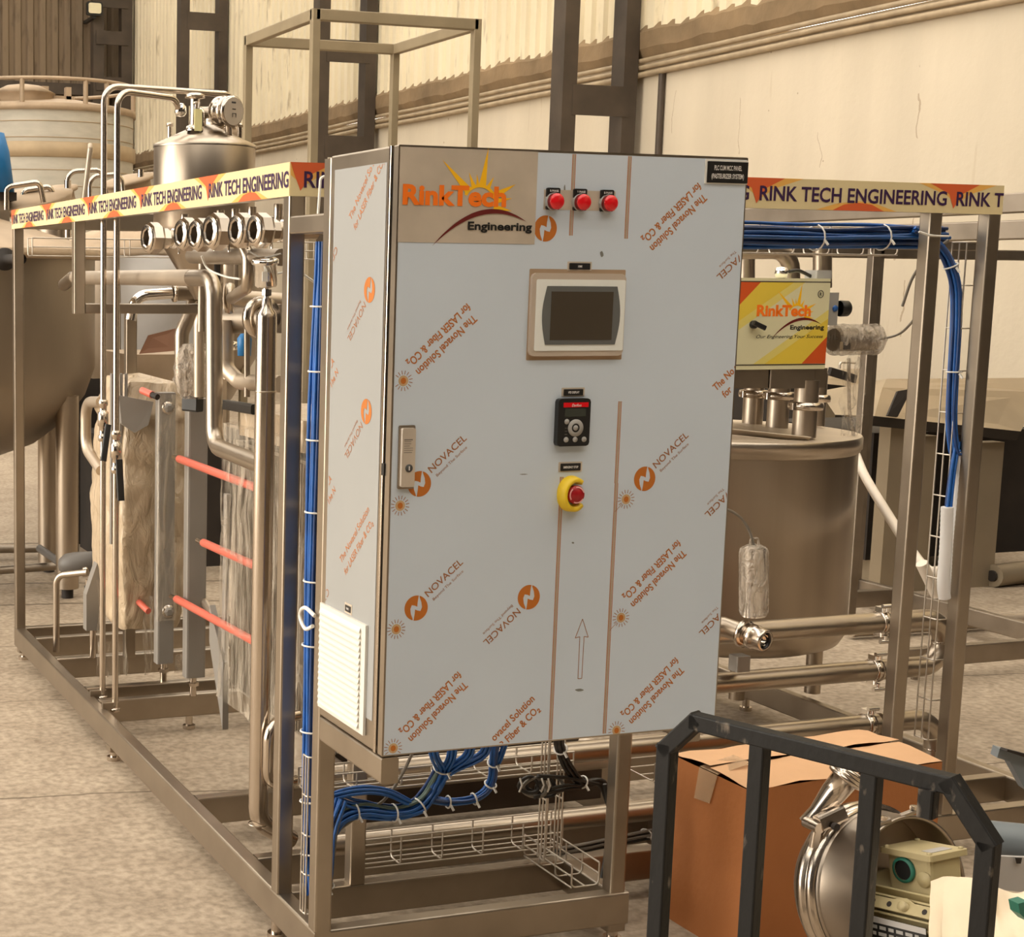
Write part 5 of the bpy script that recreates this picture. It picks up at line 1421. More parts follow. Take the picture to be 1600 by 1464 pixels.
m = MB(); m.tube(smooth_path([at(1410, 478, y=.75), at(1428, 430, y=.70), at(1458, 395, y=.64), at(1482, 375, y=.62)]), .004, GREYC, 8); m.tube(smooth_path([at(1436, 362, y=.545), at(1455, 368, y=.54), at(1482, 369, y=.56)]), .003, WHITE, 6)
o = m.build('grey_cable'); o['label'] = 'thin grey lead rising from the sensor to the tray end by the right post'; o['category'] = 'cable'
for k, (pts, lab) in enumerate(((((1480, 792), (1478, 850), (1474, 910), (1476, 935)), 'left white corrugated conduit tied inside the tall wire ladder'),
                                (((1500, 705), (1494, 790), (1490, 850), (1484, 900), (1478, 932)), 'right and longer white corrugated conduit inside the tall wire ladder'))):
    path = smooth_path([at(u, v, y=.575 + .02 * k) for u, v in pts], 16)
    m = MB(); m.tube(path, [(.0155 if k == 0 else .0125) * (1 + .05 * (i % 2)) for i in range(len(path))], CONDUIT, 14)
    o = m.build('conduit'); o['label'] = lab; o['category'] = 'conduit'; o['group'] = 'white conduits'
for pts, lab in ((((1335, 705), (1352, 745), (1385, 800), (1420, 855), (1448, 890), (1474, 893)), 'thick white hose curving down from the tank lid to the conduits'),
                 (((1440, 880), (1452, 905), (1464, 930)), 'short white hose end below the thick white hose')):
    m = MB(); m.tube(smooth_path([at(u, v, y=2.2 - 1.5 * (u - 1335) / 140 if len(pts) > 3 else .72) for u, v in pts], 8), .0165, HOSE, 14)
    o = m.build('white_hose'); o['label'] = lab; o['category'] = 'hose'
# ================================================================== CONTROL CABINET
CW, CZ0, CZ1 = .787, .633, 1.833
CAB = thing('control_cabinet', (CW / 2, .16, CZ0), 'tall grey control cabinet still in printed orange and grey protective film', 'cabinet')
m = MB()
m.rbox(0, CW, .032, .32, CZ0, CZ1, STEEL, .004, 'y')
m.rbox(.012, CW - .012, .018, .04, CZ0 + .01, CZ1 - .01, BLACK, .004, 'y')
m.build('body', CAB)
m = MB()
# rolled front flange of the body
m.rbox(-.0015, .004, .030, .040, CZ0, CZ1, POLISH, .002)
m.build('flange', CAB)


def D(u, v, h=.0): return at(u, v, y=0) + Vector((0, -h, 0))


def DU(du, dv, c, h): return Vector((c.x + du, -h, c.z + dv))


m = MB()
m.rbox(0, CW, 0, .020, CZ0, CZ1, STEEL, .0025, 'y')
fx0, fx1, fz0, fz1 = .004, CW - .003, CZ0 + .003, CZ1 - .005
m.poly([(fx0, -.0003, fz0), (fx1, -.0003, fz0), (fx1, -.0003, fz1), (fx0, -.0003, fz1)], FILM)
H1, H2 = .0007, .0010


def inside(p): return fx0 < p.x < fx1 and fz0 < p.z < fz1


def dprint(s, c, ang, h, M, width=None, bold=.022, plane=None):
    """lettering centred at c in the door plane, turned by ang; letters crossing the door edge are cut off"""
    a = math.radians(ang)
    xd = Vector((math.cos(a), 0, math.sin(a))); yd = Vector((-math.sin(a), 0, math.cos(a)))
    vs, fs, L = text_shape(s, bold)
    sy = h / CAP; sx = width / L if width else sy
    o = c - xd * (L * sx / 2) - yd * (h / 2)
    pts = [o + xd * (p * sx) + yd * (q * sy) for p, q in vs]
    for p in pts: p.y = -H1
    m.add(pts, [f for f in fs if all(inside(pts[i]) for i in f)], M)


def laser(c, ang, s1='The Novacel Solution', s2='for LASER Fiber & CO₂', w1=.163, w2=.171, dy=.0130):
    a = math.radians(ang)
    yd = Vector((-math.sin(a), 0, math.cos(a)))
    dprint(s1, c + yd * dy, ang, .0165, PRINT, w1)
    dprint(s2, c - yd * dy, ang, .0165, PRINT, w2)


for u, v in ((692, 532), (1055, 341), (1024, 898), (679, 1106), (1021, 1081)):
    laser(D(u, v), 222)
laser(D(1144, 590), 42, 'The Novacel', 'for LASER', .095, .080)
laser(D(806, 1128), 42, 'ovacel Solution', 'R Fiber & CO₂', .122, .112)


def sun(u, v):
    c = D(u, v)
    R = .0105
    ring = [DU(R * math.cos(k * PI / 12), R * math.sin(k * PI / 12), c, H1) for k in range(24)]
    ring = [p for p in ring if inside(p)]
    if len(ring) > 2: m.poly(ring, SUNP)
    ring = [DU(.55 * R * math.cos(k * PI / 8), .6 * R * math.sin(k * PI / 8), c, H2) for k in range(16)]
    ring = [p for p in ring if inside(p)]
    if len(ring) > 2: m.poly(ring, PRINTD)
    for k in range(16):
        a = k * PI / 8 + .2
        for r0, r1, wd in ((.0125, .0200, .0007),):
            ca, sa = math.cos(a), math.sin(a)
            q = [DU(r * ca - t_ * sa, r * sa + t_ * ca, c, H1) for r, t_ in ((r0, -wd), (r1, -wd), (r1, wd), (r0, wd))]
            if all(inside(p) for p in q): m.poly(q, PRINTG)
    for a0 in (225,):
        a = math.radians(a0); ca, sa = math.cos(a), math.sin(a)
        q = [DU(r * ca - t_ * sa, r * sa + t_ * ca, c, H1) for r, t_ in ((.013, -.0005), (.036, -.0005), (.036, .0005), (.013, .0005))]
        if all(inside(p) for p in q): m.poly(q, PRINTG)


for u, v in ((630, 595), (625, 790), (619, 983), (614, 1169), (978, 780), (970, 965), (963, 1141)): sun(u, v)


def emblem_n(c, R, rot=0, h=H1, squash=1.0, axis=None, mb=None, MM=None):
    """round film emblem: two crescents around an N shaped gap"""
    mb = mb or m
    X_ = axis[0] if axis else Vector((1, 0, 0)); Nn = axis[1] if axis else Vector((0, -1, 0))

    def Q(x, y, hh=0):
        a = math.radians(rot); x, y = x * math.cos(a) - y * math.sin(a), x * math.sin(a) + y * math.cos(a)
        return Vector(c) + X_ * (x * R) + Vector((0, 0, y * R)) + Nn * (h + hh)
    MM = MM or PRINTD
    # two point-symmetric crescents with a pointed inner corner
    half = [(math.cos(math.radians(a)), math.sin(math.radians(a))) for a in range(78, 256, 8)]
    half += [(-.27, -.86), (-.44, -.45), (-.50, -.05), (-.38, .25), (-.12, .20), (.09, .10), (.12, .5), (.18, .90)]
    tri(mb, [Q(*p) for p in half], MM)
    tri(mb, [Q(-p[0], -p[1]) for p in half], MM)


def tri(mb, pts, M):
    """concave outline as one face set"""
    import mathutils.geometry as g
    t_ = g.tessellate_polygon([pts])
    mb.add(pts, [tuple(q) for q in t_], M)


def novacel(u, v, ang=45, clip=True):
    c = D(u, v)
    emblem_n(c, .0255, 0 if ang < 90 else 180, H1)
    a = math.radians(ang)
    d = Vector((math.cos(a), 0, math.sin(a))); n_ = Vector((-math.sin(a), 0, math.cos(a)))
    dprint('NOVACEL', c + d * .083 + n_ * .006, ang, .0150, PRINTG, .100, .010)
    dprint('Beyond The Surface', c + d * .080 - n_ * .0125, ang, .0062, PRINTG, .085, 0)


for u, v, a in ((655, 756, 41), (650, 950, 41), (1007, 748, 41), (826, 933, 221)): novacel(u, v, a)
emblem_n(D(852, 357), .0255, 180, H1)
for u, v in ((1141, 417), (1122, 788), (1113, 973)):
    dprint('VACEL', D(u, v), 221, .0150, PRINTG, .075, .010)
    dprint('The Surface', D(u - 4, v - 12), 221, .006, PRINTG, .05, 0)
for (u0, v0, u1, v1) in ((897, 238, 892, 368), (983, 243, 979, 373), (968, 627, 963, 755), (963, 755, 944, 1146), (876, 745, 861, 1157)):
    a, b = D(u0, v0), D(u1, v1)
    for k in (-1, 1):
        x = .0032 * k
        zt_, zb_ = min(a.z, fz1 - .001), max(b.z, fz0 + .001)
        xm_ = (a.x + b.x) / 2 + x
        m.poly([(xm_ - .0008, -H1, zb_), (xm_ + .0008, -H1, zb_), (xm_ + .0008, -H1, zt_), (xm_ - .0008, -H1, zt_)], PRINT)
    m.poly([((a.x + b.x) / 2 - .002, -.0005, max(b.z, fz0 + .001)), ((a.x + b.x) / 2 + .002, -.0005, max(b.z, fz0 + .001)), ((a.x + b.x) / 2 + .002, -.0005, min(a.z, fz1 - .001)), ((a.x + b.x) / 2 - .002, -.0005, min(a.z, fz1 - .001))], GUNMET)
# outlined arrow
tp, ml, bt = D(910, 967), D(910, 996), D(907, 1060)
cx_ = tp.x
out = [(cx_, tp.z), (cx_ + .0155, ml.z), (cx_ + .0055, ml.z + .002), (cx_ + .0045, bt.z), (cx_ - .0045, bt.z), (cx_ - .0045, ml.z + .002), (cx_ - .0155, ml.z)]
for i in range(len(out)):
    (xa, za), (xb, zb) = out[i], out[(i + 1) % len(out)]
    d = Vector((xb - xa, 0, zb - za)).normalized(); n_ = Vector((-d.z, 0, d.x)) * .0007
    m.poly([Vector((xa, -H1, za)) - n_, Vector((xb, -H1, zb)) - n_, Vector((xb, -H1, zb)) + n_, Vector((xa, -H1, za)) + n_], PRINTG)
# little scuffs on the film
for u, v, w_, h_ in ((905, 1078, .010, .003), (895, 848, .003, .002), (818, 741, .009, .001), (940, 397, .004, .006), (882, 298, .002, .012)):
    c = D(u, v)
    m.poly([DU(w_ * math.cos(k * PI / 5) * (1 + .3 * math.sin(k * 5)), h_ * math.sin(k * PI / 5), c, .0006) for k in range(10)], mat('scuff', (.20, .205, .19), .6))
m.build('door', CAB, label='door in grey film with orange lettering and emblems')

# exposed plate with company logo
a, b = D(626, 233), D(838, 378)
lx0, lx1, lz0, lz1 = .003, D(838, 300).x, D(730, 380).z, CZ1 - .004
m = MB(); m.plate([(lx0, -.0006, lz0), (lx1, -.0006, lz0), (lx1, -.0006, lz1), (lx0, -.0006, lz1)], (0, -.0006, 0), BAREPL)
LW = (D(830, 330) - D(627, 305)).x
o_ = D(628, 372)
emblem(m, lambda u, v: Vector((D(628, 318).x + u * LW, -.0024, D(628, 318).z + (v - .335) * LW)), 1)
m.build('logo_plate', CAB, label='bare plate with orange and yellow sun emblem')

# nameplate top right
p0, p1 = D(1103, 252), D(1164, 289)
p1 = D(1103, 286)
m = MB(); m.rbox(p0.x - .002, CW - .001, -.003, 0, p1.z - .001, CZ1 - .006, WHITE, .001, 'y'); m.rbox(p0.x + .002, CW - .002, -.0045, -.002, p1.z + .001, CZ1 - .010, BLACK, .001, 'y')
cx_ = (p0.x + CW) / 2; cz_ = (p1.z + CZ1 - .009) / 2
for s_, dz, w_ in (('PLC CUM MCC PANEL', .006, .066), ('(PASTEURIZER SYSTEM)', -.0105, .078)):
    vs, fs, L_ = text_shape(s_, .02)
    m.add([Vector((cx_ - w_ / 2 + x * w_ / L_, -.0052, cz_ + dz + y * .0098 / CAP - .002)) for x, y in vs], fs, INK)
m.build('nameplate', CAB, label='black nameplate with white lettering')


def small_plate(u0, u1, v, hgt, s_, w_, pos, label=None):
    a, b = D(u0, v), D(u1, v)
    mb = MB(); mb.rbox(a.x - .004, b.x + .004, -.0015, 0, a.z - hgt / 2 - .002, a.z + hgt / 2 + .003, BAREPL, .0008, 'y')
    mb.rbox(a.x, b.x, -.003, -.0012, a.z - hgt / 2, a.z + hgt / 2, BLACK, .0008, 'y')
    vs, fs, L_ = text_shape(s_, .03)
    mb.add([Vector(((a.x + b.x) / 2 - w_ / 2 + x * w_ / L_, -.0036, a.z + y * .0045 / CAP - .0022)) for x, y in vs], fs, INK)
    return mb.build('label_plate', CAB, label='small black label plate with white lettering')


small_plate(889, 921, 416, .0125, 'HMI', .009, 0)
small_plate(880, 910, 613, .0125, 'VFD DISPLAY', .026, 0)
small_plate(875, 906, 730, .0150, 'EMERGENCY STOP', .034, 0)

# three indicator lamps
m = MB(); a, b = D(850, 296), D(960, 330); m.plate([(a.x, -.0004, b.z), (b.x, -.0004, b.z), (b.x, -.0004, a.z), (a.x, -.0004, a.z)], (0, -.0005, 0), BAREPL); m.build('cutout', CAB, label='strip of bare plate behind the lamps')
for (u, v), s_ in zip(((863, 315), (905, 316.5), (947, 318)), ('R PHASE', 'Y PHASE', 'B PHASE')):
    c = D(u, v)
    L = MB(); L.rbox(c.x - .0155, c.x + .0135, -.006, 0, c.z - .016, c.z + .0265, BLACK, .003, 'y')
    L.rbox(c.x - .0145, c.x + .0125, -.0075, -.005, c.z + .0155, c.z + .0255, BLACK, .001, 'y')
    vs, fs, TL = text_shape(s_, .03)
    L.add([Vector((c.x - .0105 + x * .019 / TL, -.0079, c.z + .0185 + y * .0042 / CAP)) for x, y in vs], fs, INK)
    L.lathe([(.018, 0), (.018, .006), (.0165, .009)], (c.x, 0, c.z), GREYB, (0, -1, 0), n=32)
    lamp = L.build('indicator_lamp', CAB)
    L = MB(); L.lathe([(.0158, .006), (.0162, .014), (.0158, .018)], (c.x, 0, c.z), REDD, (0, -1, 0), n=32); L.lathe([(.0158, .018), (.0145, .0205), (.010, .0225), (0, .0235)], (c.x, 0, c.z), RED, (0, -1, 0), n=32); L.build('lens', lamp, label='red lens')

# touch panel
q = [D(829, 424), D(976, 424), D(970, 563), D(822, 560)]
hx0, hx1 = (D(830, 490).x - .006), D(974, 490).x
hx0, hx1 = D(826, 490).x, D(972, 490).x
hz0, hz1 = D(895, 556).z, D(895, 427).z
m = MB(); m.rbox(hx0 - .002, hx1 + .003, -.0010, 0, hz0 - .008, hz1 + .008, mat('cut_film_edge', (.40, .28, .18), .5), .002, 'y')
m.rbox(hx0, hx1, -.009, -.0004, hz0, hz1, HMIF, .010, 'y')
hw, hh = hx1 - hx0, hz1 - hz0
m.rbox(hx0 + .045 * hw, hx1 - .008 * hw, -.0105, -.006, hz0 + .065 * hh, hz1 - .075 * hh, HMIW, .003, 'y')
tpn = m.build('touch_panel', CAB)
m = MB(); pts = []
gx0, gx1, gz0, gz1 = hx0 + .155 * hw, hx1 - .10 * hw, hz0 + .14 * hh, hz1 - .155 * hh
for k in range(13): pts.append(Vector((gx0 - .022 * math.sin(k / 12 * PI) * .42, -.0106, gz0 + (gz1 - gz0) * k / 12)))
for k in range(13): pts.append(Vector((gx1 + .022 * math.sin(k / 12 * PI) * .42, -.0106, gz1 - (gz1 - gz0) * k / 12)))
m.plate(pts, (0, -.0012, 0), HMIG); m.build('rim', tpn)
sx0, sx1, sz0, sz1 = gx0 + .045 * hw, gx1 - .040 * hw, gz0 + .055 * hh, gz1 - .065 * hh
m = MB(); m.plate([(sx0, -.0115, sz0), (sx1, -.0115, sz0), (sx1, -.0115, sz1), (sx0, -.0115, sz1)], (0, -.0008, 0), SCREEN); m.build('screen', tpn)

# drive keypad
kx0, kx1, kz0, kz1 = D(866, 660).x, D(916, 660).x, D(891, 696).z, D(891, 622).z
m = MB(); m.rbox(kx0, kx1, -.014, 0, kz0, kz1, BLACK, .007, 'y')
kw, kh = kx1 - kx0, kz1 - kz0
K = lambda a, b, h=.0144: Vector((kx0 + a * kw, -h, kz0 + b * kh))
m.plate([K(.15, .82), K(.92, .82), K(.92, .92), K(.15, .92)], (0, -.0006, 0), RED)
vs, fs, L_ = text_shape('Danfoss', .01, .3)
m.add([K(.40 + x * .30 / L_, .835 + y * .06 / CAP, .0154) for x, y in vs], fs, INK)
m.plate([K(.2, .62), K(.85, .62), K(.85, .79), K(.2, .79)], (0, -.0004, 0), LCD)
kp = m.build('keypad', CAB)
c = K(.55, .385)
m = MB(); m.lathe([(.0045 * 2, .0), (.0175, 0), (.0175, .001), (.009, .001)], c, GREYB, (0, -1, 0), n=36); m.lathe([(.0, .0012), (.0055, .0012), (.0055, 0)], c, GREYB, (0, -1, 0), n=24); m.build('dial', kp)
for a, b in ((.27, .52), (.27, .14), (.55, .14), (.83, .14)):
    m = MB(); m.lathe([(0, .0014), (.0052, .0013), (.0055, 0)], K(a, b), GREYB, (0, -1, 0), n=20); m.build('button', kp)
m = MB()
for k in range(3): m.plate([K(.22, .38 - k * .065), K(.30, .38 - k * .065), K(.30, .388 - k * .065), K(.22, .388 - k * .065)], (0, -.0003, 0), GREYC)
m.build('marking', kp)

# emergency stop
c = D(893, 771)
es = MB(); es.lathe([(.016, 0), (.016, .010)], c, YELP, (0, -1, 0), n=32)
# C-shaped shroud, open to the right
prof = []
n_ = 40
vs = []
for k in range(n_ + 1):
    a = math.radians(52 + 262 * k / n_)
    dep = .026 - .010 * abs(math.cos(a / 2)) ** 2
    R0, R1 = .0195, .0265 + .003 * abs(math.sin(a))
    ca, sa = math.cos(a), math.sin(a)
    ext = .010 if k in () else 0
    for r, y in ((R1 + .002, 0), (R1, -dep), (R0 + .002, -dep - .002), (R0, 0)):
        vs.append(Vector((c.x - .003 + r * ca * 1.08, y, c.z + r * sa * 1.18)))
fs = []
for k in range(n_):
    for j in range(3): fs.append((4 * k + j, 4 * k + j + 1, 4 * k + 5 + j, 4 * k + 4 + j))
fs += [(0, 3, 2, 1), (4 * n_, 4 * n_ + 1, 4 * n_ + 2, 4 * n_ + 3)]
es.add(vs, fs, YELP, True)
e = es.build('emergency_stop', CAB, label='emergency stop with yellow guard')
m = MB(); m.lathe([(.010, .003), (.0125, .012), (.0185, .014), (.019, .020), (.0175, .0235), (0, .024)], c + Vector((-.002, 0, 0)), REDBTN, (0, -1, 0), n=36)
cc = c + Vector((-.002, -.0243, 0))
for a0 in (15, 130, 245):
    vs = []
    for k in range(13):
        a = math.radians(a0 + 85 * k / 12)
        vs += [cc + Vector((.0145 * math.cos(a), 0, .0145 * math.sin(a))), cc + Vector((.0172 * math.cos(a), .0004, .0172 * math.sin(a)))]
    m.add(vs, [(2 * k, 2 * k + 1, 2 * k + 3, 2 * k + 2) for k in range(12)], PINK)
m.build('button', e, label='red mushroom button')

# swing handle with lock
p0, p1 = D(626, 668), D(643, 760)
hx0, hx1, hz0, hz1 = D(622, 712).x, D(645, 712).x, D(634, 762).z, D(634, 666).z
m = MB(); m.rbox(hx0 - .001, hx1 + .002, -.004, 0, hz0 - .002, hz1 + .002, STEELD, .003, 'y'); m.rbox(hx0 + .002, hx1 - .001, -.013, -.003, hz0 + .003, hz1 - .003, mat('handle_satin', (.74, .66, .56), .45, .6), .003, 'y')
h = m.build('door_handle', CAB)
c = Vector(((hx0 + hx1) / 2 + .002, -.0133, hz0 + .33 * (hz1 - hz0)))
m = MB(); m.lathe([(0, .001), (.0075, .001), (.008, 0)], c, RUBBER, (0, -1, 0), n=24); m.box(c.x - .001, c.x + .001, c.y - .0016, c.y - .001, c.z - .004, c.z + .004, INK); m.build('lock', h)
m = MB()
for k, (w_, t_) in enumerate(((.018, .002), (.015, .001), (.015, .001), (.012, .001), (.019, .0008), (.019, .0008), (.017, .001))):
    z = hz0 + (.80 - .035 * k) * (hz1 - hz0); m.box(hx0 + .006, hx0 + .006 + w_, -.0136, -.013, z - t_, z, GREYC)
m.build('engraving', h)
m = MB(); c = D(601, 736); m.box(-.003, .012, .020, .032, c.z - .012, c.z + .012, BLACK); m.build('latch_slot', CAB)

# film on the left side
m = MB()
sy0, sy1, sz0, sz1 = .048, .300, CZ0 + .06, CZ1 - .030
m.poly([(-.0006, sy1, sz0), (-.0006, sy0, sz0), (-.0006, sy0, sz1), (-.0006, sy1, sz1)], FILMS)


def sprint(s, c, ang, h, M, width=None, bold=.004):
    a = math.radians(ang)
    xd = Vector((0, -math.cos(a), math.sin(a))); yd = Vector((0, math.sin(a), math.cos(a)))
    vs, fs, L = text_shape(s, bold)
    sy = h / CAP; sx = width / L if width else sy
    o = c - xd * (L * sx / 2) - yd * (h / 2)
    pts = [o + xd * (p * sx) + yd * (q * sy) for p, q in vs]
    for p in pts: p.x = -.0011
    m.add(pts, [f for f in fs if all(sy0 < pts[i].y < sy1 and sz0 < pts[i].z < sz1 for i in f)], M)


def Sd(u, v): return at(u, v, x=0)


for u, v, s1, s2, w1, w2 in ((573, 295, 'The Novacel Solution', 'for LASER Fiber & CO₂', .186, .182), (557, 845, 'The Novacel Solution', 'for LASER Fiber & CO₂', .186, .182),
                             (519, 582, 'for LA', 'The N', .05, .05), (515, 765, 'for LA', 'The N', .05, .05)):
    c = Sd(u, v); a = math.radians(45); yd = Vector((0, math.sin(a), math.cos(a)))
    sprint(s1, c + yd * .0155, 45, .0165, PRINT, w1); sprint(s2, c - yd * .0155, 45, .0165, PRINT, w2)
for u, v in ((578, 453), (573, 643)):
    c = Sd(u, v); emblem_n(c, .0255, 180, .0011, axis=(Vector((0, -1, 0)), Vector((-1, 0, 0))))
    a = math.radians(225); d = Vector((0, -math.cos(a), math.sin(a))); n_ = Vector((0, math.sin(a), math.cos(a)))
    sprint('NOVACEL', c + d * .088 + n_ * .006, 225, .0165, PRINTG, .108, 0); sprint('Beyond The Surface', c + d * .088 - n_ * .0135, 225, .0062, PRINTG, .085, 0)
for u, v in ((522, 400), (509, 932)): sprint('CEL', Sd(u, v), 225, .0165, PRINTG, .045, 0)
c = Sd(541, 651); m.poly([c + Vector((-.0005, .008, .012)), c + Vector((-.0005, .002, .008)), c + Vector((-.0005, -.010, -.012)), c + Vector((-.0005, -.002, -.006))], GREYC)
m.build('side_film', CAB, label='pale film on the cabinet side with faint orange print')
# filter grill
gy0, gy1, gz0, gz1 = .076, .322, .662, .888
gy0, gy1, gz0, gz1 = .078, .315, .655, .885
m = MB(); m.plate([(-.0005, gy1, gz0), (-.0005, gy0, gz0), (-.0005, gy0, gz1), (-.0005, gy1, gz1)], (-.006, 0, 0), GRILL); g_ = m.build('filter_grill', CAB, label='white louvred filter grill')
n_ = 16; st = (gz1 - gz0 - .016) / n_
for k in range(n_):
    z = gz0 + .008 + k * st
    m = MB(); m.plate([(-.0064, gy1 - .006, z + st * .18), (-.0120, gy1 - .010, z + st * .06), (-.0120, gy1 - .010, z + st * .32), (-.0064, gy1 - .006, z + st * .92)], (0, -(gy1 - gy0 - .030), 0), GRILL); m.build('louvre', g_)
c = Sd(545, 951); m = MB(); m.rbox(-.0015, 0, c.y - .018, c.y + .018, c.z - .011, c.z + .011, BAREPL, .0005, 'x')
m.box(-.003, -.001, c.y - .013, c.y + .013, c.z - .0065, c.z + .0065, BLACK)
vs, fs, L_ = text_shape('FAN', .03); m.add([Vector((-.0034, c.y + .0055 - x * .011 / L_, c.z - .002 + y * .0045 / CAP)) for x, y in vs], fs, INK)
m.build('label_plate', CAB)
m = MB(); m.rbox(.06, .73, .06, .28, CZ0 - .004, CZ0, RUBBER, .001, 'x'); m.build('gland_plate', CAB)
# ================================================================== FOREGROUND
# carton
A = Vector((1.0, .43, 0))
h_ = .43
B, C_, D_ = at(1171, 1227, z=h_), at(1473, 1183, z=h_), at(1319, 1127, z=h_)
A1 = at(1052, 1172, z=h_)
A2 = Vector((A1.x, A1.y)); B2 = Vector((B.x, B.y)); C2 = Vector((C_.x, C_.y)); D2 = A2 + (C2 - B2)
t = thing('carton', ((A2.x + C2.x) / 2, (A2.y + C2.y) / 2, 0), 'worn orange-brown cardboard carton standing behind the black tube frame', 'box')
N = 10


def side(mb, p, q, z0, z1, M, bow=.006, seed=0):
    nn = Vector((q - p).to_3d()).cross(Vector((0, 0, 1))).normalized()
    vs, fs = [], []
    for i in range(N + 1):
        for j in range(N + 1):
            a = p.lerp(q, i / N); z = z0 + (z1 - z0) * j / N
            w_ = bow * math.sin(PI * i / N) * (.4 + noise.noise(Vector((i * .35, j * .35, seed)))) * math.sin(PI * (j + 1) / (N + 2))
            vs.append((a.x + nn.x * w_, a.y + nn.y * w_, z))
    for i in range(N):
        for j in range(N): fs.append((i * (N + 1) + j, (i + 1) * (N + 1) + j, (i + 1) * (N + 1) + j + 1, i * (N + 1) + j + 1))
    mb.add(vs, fs, M, True)


m = MB()
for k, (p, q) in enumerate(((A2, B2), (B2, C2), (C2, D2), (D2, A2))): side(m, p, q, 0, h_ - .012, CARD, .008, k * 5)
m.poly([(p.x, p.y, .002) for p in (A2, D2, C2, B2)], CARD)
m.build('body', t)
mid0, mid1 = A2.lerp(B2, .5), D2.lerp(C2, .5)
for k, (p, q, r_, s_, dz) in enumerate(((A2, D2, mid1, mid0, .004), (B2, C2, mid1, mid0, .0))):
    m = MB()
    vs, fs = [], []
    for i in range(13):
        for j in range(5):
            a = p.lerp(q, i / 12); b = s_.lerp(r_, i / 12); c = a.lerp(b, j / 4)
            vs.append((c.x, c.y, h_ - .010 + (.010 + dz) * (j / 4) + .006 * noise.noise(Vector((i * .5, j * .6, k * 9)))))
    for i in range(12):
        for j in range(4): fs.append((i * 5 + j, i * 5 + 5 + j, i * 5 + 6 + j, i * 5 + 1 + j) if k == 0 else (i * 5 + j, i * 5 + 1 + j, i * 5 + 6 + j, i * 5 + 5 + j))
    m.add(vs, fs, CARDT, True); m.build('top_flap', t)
m = MB(); a = A2.lerp(B2, .55)
q0, q1 = A2.lerp(B2, .38), A2.lerp(B2, .62)
o3 = Vector((-.004, -.0005, 0))
m.plate([q0.to_3d() + Vector((.1, .01, h_ + .008)), q1.to_3d() + Vector((.1, .01, h_ + .008)), q1.to_3d() + Vector((0, 0, h_ - .008)) + o3, q0.to_3d() + Vector((0, 0, h_ - .008)) + o3], (0, 0, .0006), TAPE)
m.plate([q0.to_3d() + Vector((0, 0, h_ - .010)) + o3, q1.to_3d() + Vector((0, 0, h_ - .010)) + o3, q1.to_3d() + Vector((0, .02, h_ - .085)) + o3 * 1.8, q0.to_3d() + Vector((0, .01, h_ - .09)) + o3 * 1.8], (-.0006, 0, 0), TAPE)
m.build('tape', t, label='loose clear packing tape')

# black square-tube frame
ZF = .80
p0 = at(1088, 1127, z=ZF); p1 = at(1488, 1226, z=ZF)
L = Vector((p1.x - p0.x, p1.y - p0.y, 0)); LL = L.length; L.normalize()
wt = .030
ZL = at(1048, 1183, x=(p0 - L * .055).x).z
pl = p0 - L * .055; pl = Vector((pl.x, pl.y, ZF - .062))
pr = p1 + L * .062; pr = Vector((pr.x, pr.y, at(1553, 1318, x=pr.x).z))
t = thing('black_tube_frame', ((p0.x + p1.x) / 2, (p0.y + p1.y) / 2, 0), 'chipped black square tube frame with slanted corners in the right foreground', 'frame')
side_ = L.cross(Vector((0, 0, 1)))


for nm, a, b, up in (('leg', Vector((pl.x, pl.y, 0)), pl + Vector((0, 0, .008)), side_), ('leg', Vector((pr.x, pr.y, .30)), pr, side_),
                     ('top_rail', p0 - L * .006, p1 + L * .006, (0, 0, 1)), ('corner_brace', pl + (pl - p0).normalized() * .010, p0 + (p0 - pl).normalized() * .010, (0, 0, 1)), ('corner_brace', p1 + (p1 - pr).normalized() * .010, pr + (pr - p1).normalized() * .010, (0, 0, 1))):
    m = MB(); m.bar(a, b, wt, wt, BLACKST, .003, up); m.build(nm, t)
for u in (1189, 1364):
    lo, hi = 0.0, 1.0
    for _ in range(40):
        mid = (lo + hi) / 2
        w3 = p0.lerp(p1, mid); d3 = RC.transposed() @ (w3 - CAM_POS)
        if PCX + FPX * d3.x / -d3.z < u: lo = mid
        else: hi = mid
    c = p0.lerp(p1, lo)
    m = MB(); m.bar((c.x, c.y, 0), (c.x, c.y, ZF - .010), wt * .95, wt * .95, BLACKST, .003, side_); m.build('stay', t)
m = MB(); m.bar(Vector((pl.x, pl.y, .06)), Vector((pr.x, pr.y, .06)), wt, wt, BLACKST, .003); m.build('bottom_rail', t)
m = MB(); m.bar(Vector((pr.x, pr.y, .30)), Vector((pr.x, pr.y, .0)), wt, wt, BLACKST, .003, side_); m.build('leg_extension', t)
c = p1 - L * .03 + side_ * .012; m = MB(); m.bar(c + Vector((0, 0, -.012)), c + Vector((0, 0, -.058)), .026, .026, BLACKST, .004, side_); m.build('stub', t)

